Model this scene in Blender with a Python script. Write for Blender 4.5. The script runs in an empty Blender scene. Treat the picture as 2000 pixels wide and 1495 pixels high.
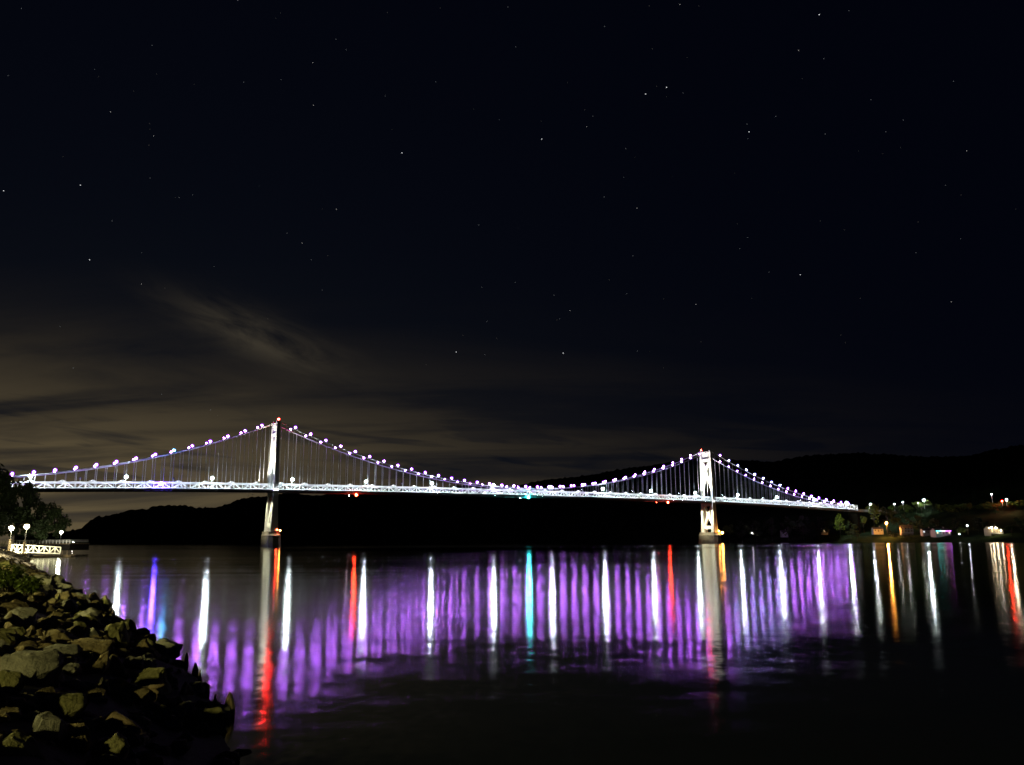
import bpy, bmesh, math, random
import numpy as np
from mathutils import Vector, Matrix, noise as mn

random.seed(7)
rng = np.random.default_rng(7)
S = bpy.context.scene
COL = S.collection

# ------------------------------------------------------------------ camera
F_PX, PITCH, ROLL, EYE = 1633.92, 0.18786, -0.00511, 3.08
cam_d = bpy.data.cameras.new('camera')
cam = bpy.data.objects.new('camera', cam_d)
COL.objects.link(cam)
cam_d.sensor_fit = 'HORIZONTAL'
cam_d.sensor_width = 36.0
cam_d.lens = 36.0 * F_PX / 2000.0
cam_d.clip_start = 0.1
cam_d.clip_end = 40000
_cp, _sp = math.cos(PITCH), math.sin(PITCH)
FWD = Vector((0, _cp, _sp)); _up0 = Vector((0, -_sp, _cp)); _rt0 = Vector((1, 0, 0))
_c, _s = math.cos(ROLL), math.sin(ROLL)
RT = _c * _rt0 + _s * _up0
UP = -_s * _rt0 + _c * _up0
EYEV = Vector((0, 0, EYE))
cam.matrix_world = Matrix((
    (RT.x, UP.x, -FWD.x, 0.0), (RT.y, UP.y, -FWD.y, 0.0),
    (RT.z, UP.z, -FWD.z, EYE), (0, 0, 0, 1)))
S.camera = cam

# ------------------------------------------------------------------ render look
S.render.engine = 'CYCLES'
S.view_settings.view_transform = 'Standard'
S.view_settings.look = 'None'
S.view_settings.exposure = 0.0
S.view_settings.gamma = 1.0
S.view_settings.use_curve_mapping = False
cy = S.cycles
cy.use_adaptive_sampling = False
cy.use_denoising = True
cy.denoiser = 'OPENIMAGEDENOISE'
cy.denoising_input_passes = 'RGB_ALBEDO_NORMAL'
cy.denoising_prefilter = 'ACCURATE'
cy.max_bounces = 5
cy.diffuse_bounces = 2
cy.glossy_bounces = 3
cy.transmission_bounces = 3
cy.transparent_max_bounces = 10
cy.sample_clamp_indirect = 12
cy.sample_clamp_direct = 0
cy.use_light_tree = True
cy.light_sampling_threshold = 0.0
cy.caustics_reflective = False
cy.caustics_refractive = False
cy.blur_glossy = 0.0
cy.filter_width = 1.6

# ------------------------------------------------------------------ node helpers
def N(nt, typ, **kw):
    n = nt.nodes.new(typ)
    for k, v in kw.items():
        setattr(n, k, v)
    return n
def L(nt, a, b):
    nt.links.new(a, b)
def M(nt, op, a, b=None, c=None, clamp=False):
    n = N(nt, 'ShaderNodeMath', operation=op, use_clamp=clamp)
    for i, v in enumerate((a, b, c)):
        if v is None: continue
        if isinstance(v, (int, float)): n.inputs[i].default_value = v
        else: L(nt, v, n.inputs[i])
    return n.outputs[0]
def VM(nt, op, a, b=None, scale=None):
    n = N(nt, 'ShaderNodeVectorMath', operation=op)
    for i, v in enumerate((a, b)):
        if v is None: continue
        if isinstance(v, (tuple, list)): n.inputs[i].default_value = v
        else: L(nt, v, n.inputs[i])
    if scale is not None:
        if isinstance(scale, (int, float)): n.inputs['Scale'].default_value = scale
        else: L(nt, scale, n.inputs['Scale'])
    return n.outputs[0]
def ramp(nt, fac, pts):
    r = N(nt, 'ShaderNodeValToRGB')
    el = r.color_ramp.elements
    while len(el) < len(pts): el.new(0.5)
    for e, (p, c) in zip(el, pts):
        e.position = p
        e.color = (c, c, c, 1) if isinstance(c, (int, float)) else (*c, 1)
    L(nt, fac, r.inputs[0])
    return r.outputs[0]
def noise(nt, vec, scale, detail=3, rough=0.55, dist=0.0):
    n = N(nt, 'ShaderNodeTexNoise')
    n.inputs['Scale'].default_value = scale
    n.inputs['Detail'].default_value = detail
    n.inputs['Roughness'].default_value = rough
    n.inputs['Distortion'].default_value = dist
    L(nt, vec, n.inputs['Vector'])
    return n

# ------------------------------------------------------------------ night sky (world)
W = bpy.data.worlds.new('World'); S.world = W; W.use_nodes = True
nt = W.node_tree; nt.nodes.clear()
tc = N(nt, 'ShaderNodeTexCoord')
dirv = tc.outputs['Generated']
sep = N(nt, 'ShaderNodeSeparateXYZ'); L(nt, dirv, sep.inputs[0])
dx, dy, dz = sep.outputs
az = M(nt, 'ARCTAN2', dx, dy)
el = M(nt, 'MAXIMUM', dz, 0.0)
def gauss(x, c, w):
    t = M(nt, 'DIVIDE', M(nt, 'SUBTRACT', x, c), w)
    return M(nt, 'EXPONENT', M(nt, 'MULTIPLY', M(nt, 'MULTIPLY', t, t), -1.0))
g1 = M(nt, 'MULTIPLY', gauss(az, -0.68, 0.57), M(nt, 'EXPONENT', M(nt, 'MULTIPLY', M(nt, 'POWER', M(nt, 'DIVIDE', el, 0.135), 2.0), -1.0)))
g2 = M(nt, 'MULTIPLY', gauss(az, -0.45, 0.62), M(nt, 'EXPONENT', M(nt, 'DIVIDE', el, -0.21)))
# high cloud sheet seen in perspective
den = M(nt, 'ADD', el, 0.10)
cx = M(nt, 'DIVIDE', dx, den); cyy = M(nt, 'DIVIDE', dy, den)
cmb = N(nt, 'ShaderNodeCombineXYZ'); L(nt, cx, cmb.inputs[0]); L(nt, cyy, cmb.inputs[1])
rotn = N(nt, 'ShaderNodeMapping'); rotn.inputs['Rotation'].default_value = (0, 0, 0.62)
rotn.inputs['Scale'].default_value = (0.55, 1.5, 1); rotn.inputs['Location'].default_value = (3.1, 1.7, 0)
L(nt, cmb.outputs[0], rotn.inputs[0])
c1 = noise(nt, rotn.outputs[0], 0.85, 7, 0.56, 0.6).outputs['Fac']
c2 = noise(nt, rotn.outputs[0], 0.42, 3, 0.5, 0.2).outputs['Fac']
wisp = ramp(nt, M(nt, 'ADD', M(nt, 'MULTIPLY', c1, 0.6), M(nt, 'MULTIPLY', c2, 0.4)), [(0.40, 0.0), (0.66, 1.0)])
darkc = ramp(nt, c1, [(0.38, 0.12), (0.56, 1.0)])
# streaky low bank close to the horizon
lowm = N(nt, 'ShaderNodeCombineXYZ'); L(nt, M(nt, 'MULTIPLY', az, 5.5), lowm.inputs[0]); L(nt, M(nt, 'MULTIPLY', M(nt, 'ADD', el, M(nt, 'MULTIPLY', az, 0.10)), 44.0), lowm.inputs[1])
ln = noise(nt, lowm.outputs[0], 1.0, 4, 0.55, 0.4).outputs['Fac']
lowdark = ramp(nt, ln, [(0.38, 0.0), (0.47, 1.0)])
low_zone = M(nt, 'EXPONENT', M(nt, 'MULTIPLY', M(nt, 'POWER', M(nt, 'DIVIDE', M(nt, 'SUBTRACT', el, 0.10), 0.045), 2.0), -1.0))
lowf = M(nt, 'SUBTRACT', 1.0, M(nt, 'MULTIPLY', M(nt, 'MULTIPLY', M(nt, 'SUBTRACT', 1.0, lowdark), low_zone), 0.85))
def scol(c): 
    n = N(nt, 'ShaderNodeRGB'); n.outputs[0].default_value = (*c, 1); return n.outputs[0]
night = VM(nt, 'SCALE', scol((0.0006, 0.0010, 0.0033)), scale=1.0)
glow = VM(nt, 'SCALE', scol((0.108, 0.077, 0.029)), scale=M(nt, 'MULTIPLY', M(nt, 'MULTIPLY', g1, lowf), M(nt, 'ADD', M(nt, 'MULTIPLY', darkc, 0.75), 0.25)))
grey = VM(nt, 'SCALE', scol((0.0070, 0.0092, 0.0120)), scale=g2)
cl = VM(nt, 'SCALE', scol((0.030, 0.023, 0.012)), scale=M(nt, 'MULTIPLY', wisp, M(nt, 'MULTIPLY', gauss(az, -0.50, 0.48), gauss(el, 0.11, 0.08))))
# one thin bright wisp, upper left of the left tower
ua = M(nt, 'ADD', M(nt, 'MULTIPLY', M(nt, 'ADD', az, 0.315), 0.955), M(nt, 'MULTIPLY', M(nt, 'SUBTRACT', el, 0.235), -0.295))
va = M(nt, 'ADD', M(nt, 'MULTIPLY', M(nt, 'ADD', az, 0.315), 0.295), M(nt, 'MULTIPLY', M(nt, 'SUBTRACT', el, 0.235), 0.955))
wc = N(nt, 'ShaderNodeCombineXYZ'); L(nt, M(nt, 'MULTIPLY', ua, 9.0), wc.inputs[0]); L(nt, M(nt, 'MULTIPLY', va, 34.0), wc.inputs[1])
wn = noise(nt, wc.outputs[0], 1.0, 5, 0.6, 0.5).outputs['Fac']
wm = M(nt, 'MULTIPLY', M(nt, 'MULTIPLY', gauss(ua, 0.015, 0.085), gauss(va, 0.0, 0.021)), ramp(nt, wn, [(0.34, 0.0), (0.60, 1.0)]))
wispc = VM(nt, 'SCALE', scol((0.036, 0.029, 0.017)), scale=wm)
cl = VM(nt, 'ADD', cl, wispc)
tot = VM(nt, 'ADD', VM(nt, 'ADD', night, glow), VM(nt, 'ADD', grey, cl))
bg = N(nt, 'ShaderNodeBackground'); L(nt, tot, bg.inputs['Color']); bg.inputs['Strength'].default_value = 1.0
wo = N(nt, 'ShaderNodeOutputWorld'); L(nt, bg.outputs[0], wo.inputs[0])

# ------------------------------------------------------------------ materials
def mat(name, col, rough=0.7, var=0.25, scale=2.0, spec=0.3, metal=0.0, bump=0.0, col2=None):
    m = bpy.data.materials.new(name); m.use_nodes = True
    nt = m.node_tree; b = nt.nodes['Principled BSDF']
    t = N(nt, 'ShaderNodeTexCoord')
    n = noise(nt, t.outputs['Object'], scale, 5, 0.6)
    r = N(nt, 'ShaderNodeMix', data_type='RGBA')
    c2 = col2 or tuple(c * (1 - var) for c in col)
    r.inputs['A'].default_value = (*c2, 1); r.inputs['B'].default_value = (*col, 1)
    L(nt, ramp(nt, n.outputs['Fac'], [(0.35, 0.0), (0.65, 1.0)]), r.inputs['Factor'])
    L(nt, r.outputs['Result'], b.inputs['Base Color'])
    b.inputs['Roughness'].default_value = rough
    b.inputs['Specular IOR Level'].default_value = spec
    b.inputs['Metallic'].default_value = metal
    if bump:
        n2 = noise(nt, t.outputs['Object'], scale * 4, 6, 0.65)
        bp = N(nt, 'ShaderNodeBump'); bp.inputs['Strength'].default_value = bump; bp.inputs['Distance'].default_value = 0.05
        L(nt, n2.outputs['Fac'], bp.inputs['Height']); L(nt, bp.outputs[0], b.inputs['Normal'])
    return m
def emat(name, col, strength, sampling='FRONT'):
    m = bpy.data.materials.new(name); m.use_nodes = True
    nt = m.node_tree; nt.nodes.clear()
    e = N(nt, 'ShaderNodeEmission'); e.inputs[0].default_value = (*col, 1); e.inputs[1].default_value = strength
    o = N(nt, 'ShaderNodeOutputMaterial'); L(nt, e.outputs[0], o.inputs[0])
    m.cycles.emission_sampling = sampling
    return m

M_steel = mat('painted_steel', (0.62, 0.64, 0.66), 0.55, 0.12, 0.4)
M_cable = mat('cable_steel', (0.42, 0.44, 0.48), 0.5, 0.15, 0.5)
M_dark = mat('dark_metal', (0.06, 0.06, 0.065), 0.6, 0.3, 1.5)
M_conc = mat('concrete', (0.30, 0.27, 0.23), 0.85, 0.35, 0.35, bump=0.4)
M_oldc = mat('old_concrete', (0.09, 0.085, 0.08), 0.9, 0.35, 0.3)
M_asph = mat('asphalt', (0.05, 0.05, 0.05), 0.9, 0.3, 0.6)
M_wood = mat('weathered_wood', (0.20, 0.15, 0.10), 0.85, 0.45, 2.0, bump=0.5)
M_drift = mat('driftwood', (0.24, 0.18, 0.11), 0.85, 0.5, 5.0, bump=0.6)
M_tar = mat('tar_black', (0.012, 0.011, 0.010), 0.9, 0.4, 1.0, spec=0.05)  # near-black; also darkens the approach piers and lamp backs
M_white = mat('white_paint', (0.75, 0.75, 0.72), 0.5, 0.1, 1.0)
M_leafd = mat('dark_leaves', (0.035, 0.055, 0.018), 0.7, 0.5, 0.35)
M_leafb = mat('green_leaves', (0.115, 0.165, 0.028), 0.6, 0.5, 0.8, spec=0.2)
M_bark = mat('bark', (0.07, 0.055, 0.04), 0.9, 0.4, 1.5)
M_grass = mat('grass', (0.08, 0.10, 0.035), 0.9, 0.4, 0.15)
M_soil = mat('bank_soil', (0.035, 0.03, 0.022), 0.95, 0.5, 1.2, bump=0.5)
M_siding = mat('pale_siding', (0.55, 0.54, 0.52), 0.8, 0.15, 0.6)
M_ysiding = mat('cream_siding', (0.60, 0.52, 0.36), 0.8, 0.12, 0.6)
M_roof = mat('shingle_roof', (0.09, 0.08, 0.075), 0.9, 0.35, 1.2)
M_glass = mat('dark_glass', (0.02, 0.02, 0.025), 0.1, 0.1, 1.0, spec=0.6)

def rock_mat(name, c1, c2, c3):
    m = bpy.data.materials.new(name); m.use_nodes = True
    nt = m.node_tree; b = nt.nodes['Principled BSDF']
    t = N(nt, 'ShaderNodeTexCoord'); oi = N(nt, 'ShaderNodeObjectInfo')
    off = VM(nt, 'SCALE', scol_in(nt, (7.0, 13.0, 5.0)), scale=oi.outputs['Random'])
    v = VM(nt, 'ADD', t.outputs['Object'], off)
    n1 = noise(nt, v, 2.2, 6, 0.65, 0.3); n2 = noise(nt, v, 9.0, 6, 0.7); n3 = noise(nt, v, 34.0, 4, 0.7)
    mx = N(nt, 'ShaderNodeMix', data_type='RGBA'); mx.inputs['A'].default_value = (*c1, 1); mx.inputs['B'].default_value = (*c2, 1)
    L(nt, ramp(nt, n1.outputs['Fac'], [(0.38, 0.0), (0.62, 1.0)]), mx.inputs['Factor'])
    mx2 = N(nt, 'ShaderNodeMix', data_type='RGBA'); mx2.inputs['B'].default_value = (*c3, 1)
    L(nt, mx.outputs['Result'], mx2.inputs['A']); L(nt, ramp(nt, n2.outputs['Fac'], [(0.5, 0.0), (0.72, 0.85)]), mx2.inputs['Factor'])
    L(nt, mx2.outputs['Result'], b.inputs['Base Color'])
    b.inputs['Roughness'].default_value = 0.9; b.inputs['Specular IOR Level'].default_value = 0.2
    h = M(nt, 'ADD', M(nt, 'MULTIPLY', n2.outputs['Fac'], 1.0), M(nt, 'MULTIPLY', n3.outputs['Fac'], 0.35))
    bp = N(nt, 'ShaderNodeBump'); bp.inputs['Strength'].default_value = 1.0; bp.inputs['Distance'].default_value = 0.11
    L(nt, h, bp.inputs['Height']); L(nt, bp.outputs[0], b.inputs['Normal'])
    return m
def scol_in(nt, c):
    n = N(nt, 'ShaderNodeCombineXYZ')
    for i in range(3): n.inputs[i].default_value = c[i]
    return n.outputs[0]
M_rock = {
    'grey': rock_mat('grey_stone', (0.27, 0.26, 0.23), (0.38, 0.36, 0.31), (0.16, 0.16, 0.13)),
    'olive': rock_mat('mossy_stone', (0.24, 0.23, 0.10), (0.31, 0.29, 0.15), (0.10, 0.11, 0.04)),
    'brown': rock_mat('brown_stone', (0.25, 0.20, 0.12), (0.34, 0.27, 0.15), (0.12, 0.10, 0.06)),
}
# lights
E_purple = emat('purple_led', (0.50, 0.15, 0.95), 310)
E_blueish = emat('lavender_led', (0.42, 0.38, 1.0), 315)
E_cyanled = emat('cyan_led', (0.08, 0.55, 1.0), 340)
E_white = emat('white_lamp', (0.86, 1.0, 1.0), 720)
E_red = emat('red_beacon', (1.0, 0.035, 0.01), 560)
E_beacon = emat('tower_red', (1.0, 0.012, 0.008), 560)
E_orange = emat('orange_lamp', (1.0, 0.36, 0.06), 500)
E_teal = emat('green_navigation_light', (0.03, 0.85, 0.80), 1500)
E_blue = emat('blue_flood', (0.10, 0.04, 1.0), 1500)
E_park = emat('park_lamp_glow', (1.0, 0.91, 0.52), 2300)
E_park3 = emat('landing_lamp_glow', (1.0, 0.97, 0.82), 6500)
E_park2 = emat('pier_lamp_glow', (1.0, 0.95, 0.72), 900)
E_strip = emat('added_strip', (0.92, 1.0, 1.0), 145)
E_cap = emat('flood_lens', (0.95, 0.97, 1.0), 6, 'NONE')
E_sodium = emat('sodium_lamp', (1.0, 0.40, 0.06), 2800)
E_vill = emat('village_lamp', (0.95, 1.0, 0.9), 130)
E_villw = emat('warm_bulb', (1.0, 0.80, 0.48), 130)
E_warm2 = emat('warm_road_lamp', (1.0, 0.82, 0.55), 420)
E_winw = emat('lit_window', (1.0, 0.72, 0.35), 2.5, 'NONE')
E_winc = emat('cool_lit_window', (0.85, 0.95, 1.0), 1.6, 'NONE')

def halo_shell(name, col, k):  # see-through glow put round a bulb to imitate lens halo, no real glass
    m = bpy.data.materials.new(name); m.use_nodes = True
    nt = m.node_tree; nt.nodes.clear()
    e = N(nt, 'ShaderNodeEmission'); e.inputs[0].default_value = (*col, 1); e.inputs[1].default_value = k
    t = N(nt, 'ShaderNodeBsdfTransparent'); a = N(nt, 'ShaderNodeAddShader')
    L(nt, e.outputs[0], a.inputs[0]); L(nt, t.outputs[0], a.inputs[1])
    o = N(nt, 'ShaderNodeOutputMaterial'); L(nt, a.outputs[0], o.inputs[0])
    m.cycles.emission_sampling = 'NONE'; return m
G_purple = halo_shell('purple_halo', (0.40, 0.05, 0.95), .75)
G_blueish = halo_shell('lavender_halo', (0.30, 0.26, 0.95), .40)
G_cyan = halo_shell('cyan_halo', (0.05, 0.40, 0.95), .40)
G_white = halo_shell('white_halo', (0.55, 0.80, 0.85), .22)
G_red = halo_shell('red_halo', (1.0, 0.0, 0.0), .45)
G_teal = halo_shell('teal_halo', (0.0, 0.55, 0.55), .40)
G_blue = halo_shell('blue_halo', (0.05, 0.02, 1.0), .45)
G_orange = halo_shell('orange_halo', (1.0, 0.25, 0.02), .35)
G_warm = halo_shell('warm_halo', (0.75, 0.62, 0.30), .25)
HALO = {}
# ------------------------------------------------------------------ water
m = bpy.data.materials.new('river_water'); m.use_nodes = True
nt = m.node_tree; nt.nodes.clear()
geo = N(nt, 'ShaderNodeNewGeometry'); pos = geo.outputs['Position']
def ripple(scale, stretch, amp, detail=1):
    mp = N(nt, 'ShaderNodeMapping'); mp.inputs['Scale'].default_value = stretch
    L(nt, pos, mp.inputs[0])
    n = noise(nt, mp.outputs[0], scale, detail, 0.5)
    return VM(nt, 'MULTIPLY', VM(nt, 'SUBTRACT', n.outputs['Color'], (0.5, 0.5, 0.5)), (amp * .35, amp, 0))
sl = VM(nt, 'ADD', ripple(5.0, (1, .6, 1), 0.050, 1), ripple(1.1, (0.5, 1.0, 1), 0.050))
spy = N(nt, 'ShaderNodeSeparateXYZ'); L(nt, pos, spy.inputs[0])
sl = VM(nt, 'SCALE', sl, scale=ramp(nt, M(nt, 'DIVIDE', spy.outputs[1], 120.0), [(0.08, 1.0), (0.18, 0.75), (0.34, 0.0), (1.0, 0.0)]))
# calm lanes and ruffled lanes lying along the river
mp = N(nt, 'ShaderNodeMapping'); mp.inputs['Rotation'].default_value = (0, 0, -0.25); mp.inputs['Scale'].default_value = (0.0022, 0.016, 1)
L(nt, pos, mp.inputs[0])
lane = noise(nt, mp.outputs[0], 1.0, 3, 0.6, 0.3).outputs['Fac']
mp2 = N(nt, 'ShaderNodeMapping'); mp2.inputs['Scale'].default_value = (0.02, 0.22, 1)
L(nt, pos, mp2.inputs[0])
lane2 = noise(nt, mp2.outputs[0], 1.0, 4, 0.65, 0.4).outputs['Fac']
ruf = M(nt, 'MULTIPLY', ramp(nt, lane, [(0.34, 0.74), (0.54, 1.0)]), ramp(nt, lane2, [(0.32, 0.60), (0.62, 1.0)]))
# the far half of the river is ruffled by wind, with a smooth lane in front of it
spx = N(nt, 'ShaderNodeSeparateXYZ'); L(nt, pos, spx.inputs[0])
wy = M(nt, 'ADD', spx.outputs[1], M(nt, 'MULTIPLY', M(nt, 'SUBTRACT', lane, 0.5), 260.0))
wind = ramp(nt, M(nt, 'DIVIDE', wy, 1200.0), [(0.0, 0.50), (0.22, 0.54), (0.255, 0.42), (0.30, 0.34), (0.33, 0.64), (0.40, 0.90), (1.0, 1.0)])
eastw = ramp(nt, M(nt, 'DIVIDE', M(nt, 'ADD', spx.outputs[0], 300.0), 500.0), [(0.25, 0.0), (0.62, 1.0)])
wmix = M(nt, 'ADD', M(nt, 'MULTIPLY', M(nt, 'SUBTRACT', wind, 0.5), eastw), 0.5)
wind2 = M(nt, 'MULTIPLY', wmix, 2.0)
nrm = VM(nt, 'NORMALIZE', VM(nt, 'ADD', sl, (0, 0, 1)))
gl = N(nt, 'ShaderNodeBsdfGlossy', distribution='BECKMANN')
gl.inputs['Color'].default_value = (0.96, 0.97, 0.97, 1)
L(nt, M(nt, 'MULTIPLY', M(nt, 'SQRT', M(nt, 'MULTIPLY', ruf, wind2)), 0.145), gl.inputs['Roughness'])
L(nt, nrm, gl.inputs['Normal'])
df = N(nt, 'ShaderNodeBsdfDiffuse'); df.inputs['Color'].default_value = (0.010, 0.011, 0.007, 1)
fr = N(nt, 'ShaderNodeFresnel'); fr.inputs['IOR'].default_value = 1.333
mx = N(nt, 'ShaderNodeMixShader'); L(nt, fr.outputs[0], mx.inputs[0]); L(nt, df.outputs[0], mx.inputs[1]); L(nt, gl.outputs[0], mx.inputs[2])
o = N(nt, 'ShaderNodeOutputMaterial'); L(nt, mx.outputs[0], o.inputs[0])
M_water = m

# ------------------------------------------------------------------ object helpers
def link(o, parent=None):
    COL.objects.link(o)
    if parent is not None: o.parent = parent
    return o
def tag(o, label=None, cat=None, group=None, kind=None):
    if label: o['label'] = label
    if cat: o['category'] = cat
    if group: o['group'] = group
    if kind: o['kind'] = kind
    return o
def empty(name, loc, rz=0.0):
    o = bpy.data.objects.new(name, None); o.empty_display_size = 0.5
    o.location = loc; o.rotation_euler = (0, 0, rz)
    return link(o)
class MB:
    """collects polygons with material slots"""
    def __init__(s): s.v = []; s.f = []; s.mi = []; s.cur = 0
    def poly(s, vs, fs):
        b = len(s.v); s.v += [tuple(p) for p in vs]
        for f in fs: s.f.append([b + i for i in f]); s.mi.append(s.cur)
    def hexa(s, c):     # 8 corners: bottom loop 0-3, top loop 4-7
        s.poly(c, [(3, 2, 1, 0), (4, 5, 6, 7), (0, 1, 5, 4), (1, 2, 6, 5), (2, 3, 7, 6), (3, 0, 4, 7)])
    def box(s, x0, x1, y0, y1, z0, z1):
        s.hexa([(x0, y0, z0), (x1, y0, z0), (x1, y1, z0), (x0, y1, z0), (x0, y0, z1), (x1, y0, z1), (x1, y1, z1), (x0, y1, z1)])
    def bar(s, a, b, w, h, up=(0, 0, 1)):
        a = Vector(a); b = Vector(b); d = (b - a).normalized()
        side = d.cross(Vector(up))
        if side.length < 1e-4: side = d.cross(Vector((0, 1, 0)))
        side.normalize(); u = side.cross(d).normalized()
        P = []
        for q in (a, b):
            P.append([q + side * sx * w / 2 + u * sz * h / 2 for sx, sz in ((-1, -1), (1, -1), (1, 1), (-1, 1))])
        s.poly(P[0] + P[1], [(0, 1, 2, 3), (7, 6, 5, 4), (0, 4, 5, 1), (1, 5, 6, 2), (2, 6, 7, 3), (3, 7, 4, 0)])
    def tube(s, pts, r, n=6, cap=True):
        pts = [Vector(p) for p in pts]; k = len(pts)
        rs = r if isinstance(r, (list, tuple)) else [r] * k
        vs = []
        for i, q in enumerate(pts):
            d = (pts[min(i + 1, k - 1)] - pts[max(i - 1, 0)]).normalized()
            a = d.cross(Vector((0, 0, 1)))
            if a.length < 1e-3: a = d.cross(Vector((0, 1, 0)))
            a.normalize(); b = d.cross(a)
            for j in range(n):
                t = 2 * math.pi * j / n
                vs.append(q + a * math.cos(t) * rs[i] + b * math.sin(t) * rs[i])
        fs = []
        for i in range(k - 1):
            for j in range(n):
                j2 = (j + 1) % n
                fs.append((i * n + j2, i * n + j, (i + 1) * n + j, (i + 1) * n + j2))
        if cap: fs.append(tuple(range(n))); fs.append(tuple((k - 1) * n + j for j in reversed(range(n))))
        s.poly(vs, fs)
    def ball(s, c, r, sub=1, sz=1.0):
        bm = bmesh.new(); bmesh.ops.create_icosphere(bm, subdivisions=sub, radius=r)
        bm.verts.ensure_lookup_table()
        s.poly([(v.co.x + c[0], v.co.y + c[1], v.co.z * sz + c[2]) for v in bm.verts], [[v.index for v in f.verts] for f in bm.faces]); bm.free()
    def mesh(s, name, mats, smooth=False):
        me = bpy.data.meshes.new(name)
        me.from_pydata(s.v, [], s.f)
        for mm in (mats if isinstance(mats, (list, tuple)) else [mats]): me.materials.append(mm)
        me.polygons.foreach_set('material_index', s.mi)
        if smooth: me.polygons.foreach_set('use_smooth', [True] * len(s.f))
        me.update()
        return me
    def build(s, name, mats, parent=None, smooth=False):
        return link(bpy.data.objects.new(name, s.mesh(name, mats, smooth)), parent)
def inst(name, me, parent=None, loc=(0, 0, 0), rot=(0, 0, 0), scale=(1, 1, 1)):
    o = bpy.data.objects.new(name, me); o.location = loc; o.rotation_euler = rot; o.scale = scale
    return link(o, parent)
def copy_tree(o, parent=None):
    c = o.copy(); COL.objects.link(c)
    if parent is not None: c.parent = parent
    for ch in list(o.children): copy_tree(ch, c)
    return c
ORD = ['first', 'second', 'third', 'fourth', 'fifth', 'sixth', 'seventh', 'eighth', 'ninth', 'tenth', 'eleventh', 'twelfth',
       'thirteenth', 'fourteenth', 'fifteenth', 'sixteenth', 'seventeenth', 'eighteenth', 'nineteenth', 'twentieth']
def ordw(i):
    if i < 20: return ORD[i]
    tens = {2: 'twenty', 3: 'thirty', 4: 'forty', 5: 'fifty'}
    t, u = divmod(i + 1, 10)
    if u == 0: return {3: 'thirtieth', 4: 'fortieth', 5: 'fiftieth'}[t]
    return tens[t] + '-' + ORD[u - 1]
def ray(x, y):
    return FWD + RT * ((x - 1000) / F_PX) - UP * ((y - 747.5) / F_PX)
def at(x, y, Y):
    """survey of the place: the point seen at picture position (x, y) at Y metres ahead"""
    d = ray(x, y); return EYEV + d * (Y / d.y)
def zat(x, y, Y): return at(x, y, Y).z

# ------------------------------------------------------------------ river
b = MB(); b.poly([(-9000, -600, 0), (9000, -600, 0), (9000, 12000, 0), (-9000, 12000, 0)], [(0, 1, 2, 3)])
tag(b.build('river', M_water), 'dark wide river carrying coloured light streaks', kind='structure')

# ------------------------------------------------------------------ hills and far bank
SHORE = [(900, 92), (485, 791), (370, 985), (150, 1356), (-100, 1780), (-600, 2500), (-1500, 3350), (-2300, 4050), (-5000, 6400)]
def shore_hit(tx):       # tx = X / Y of a line of sight
    for (x0, y0), (x1, y1) in zip(SHORE, SHORE[1:]):
        a = (x0 - tx * y0); bb = (x1 - tx * y1)
        if (a >= 0) != (bb >= 0):
            t = a / (a - bb); return y0 + (y1 - y0) * t
    return 6400
def interp(x, tab):
    xs = [t[0] for t in tab]; ys = [t[1] for t in tab]
    return float(np.interp(x, xs, ys))
RIDGE_FAR = [(60, 1050), (130, 1042), (150, 1039), (185, 1036), (198, 1024), (215, 1012), (240, 1006), (260, 1003), (278, 1003), (300, 998.5), (314, 992), (330, 988.5), (370, 988), (405, 992.5), (440, 992), (462, 985), (480, 977), (500, 973.5), (545, 970), (570, 967.5), (600, 967.5), (627, 970), (650, 966), (700, 961), (800, 957), (1000, 955), (1160, 956), (1300, 965)]
RIDGE_NEAR = [(880, 1040), (940, 975), (1000, 954), (1050, 947), (1085, 942), (1100, 938), (1150, 930), (1200, 922.5), (1250, 915.5), (1300, 908), (1350, 904), (1400, 903), (1450, 904), (1480, 905.5), (1505, 904), (1540, 897), (1565, 893), (1590, 891), (1625, 892), (1660, 894.5), (1700, 897.5), (1750, 899.5), (1800, 899.5), (1850, 898), (1880, 895), (1920, 888), (1960, 881), (2000, 876), (2100, 862), (2300, 850), (2600, 870)]
PROFILE = [(0, -1.0), (4, 0.9), (16, 5.0), (26, 7.2), (52, 10.0), (74, 12.5), (150, 43.0), (230, 46.0)]
def bank_z(dist): return interp(dist, PROFILE)
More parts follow.
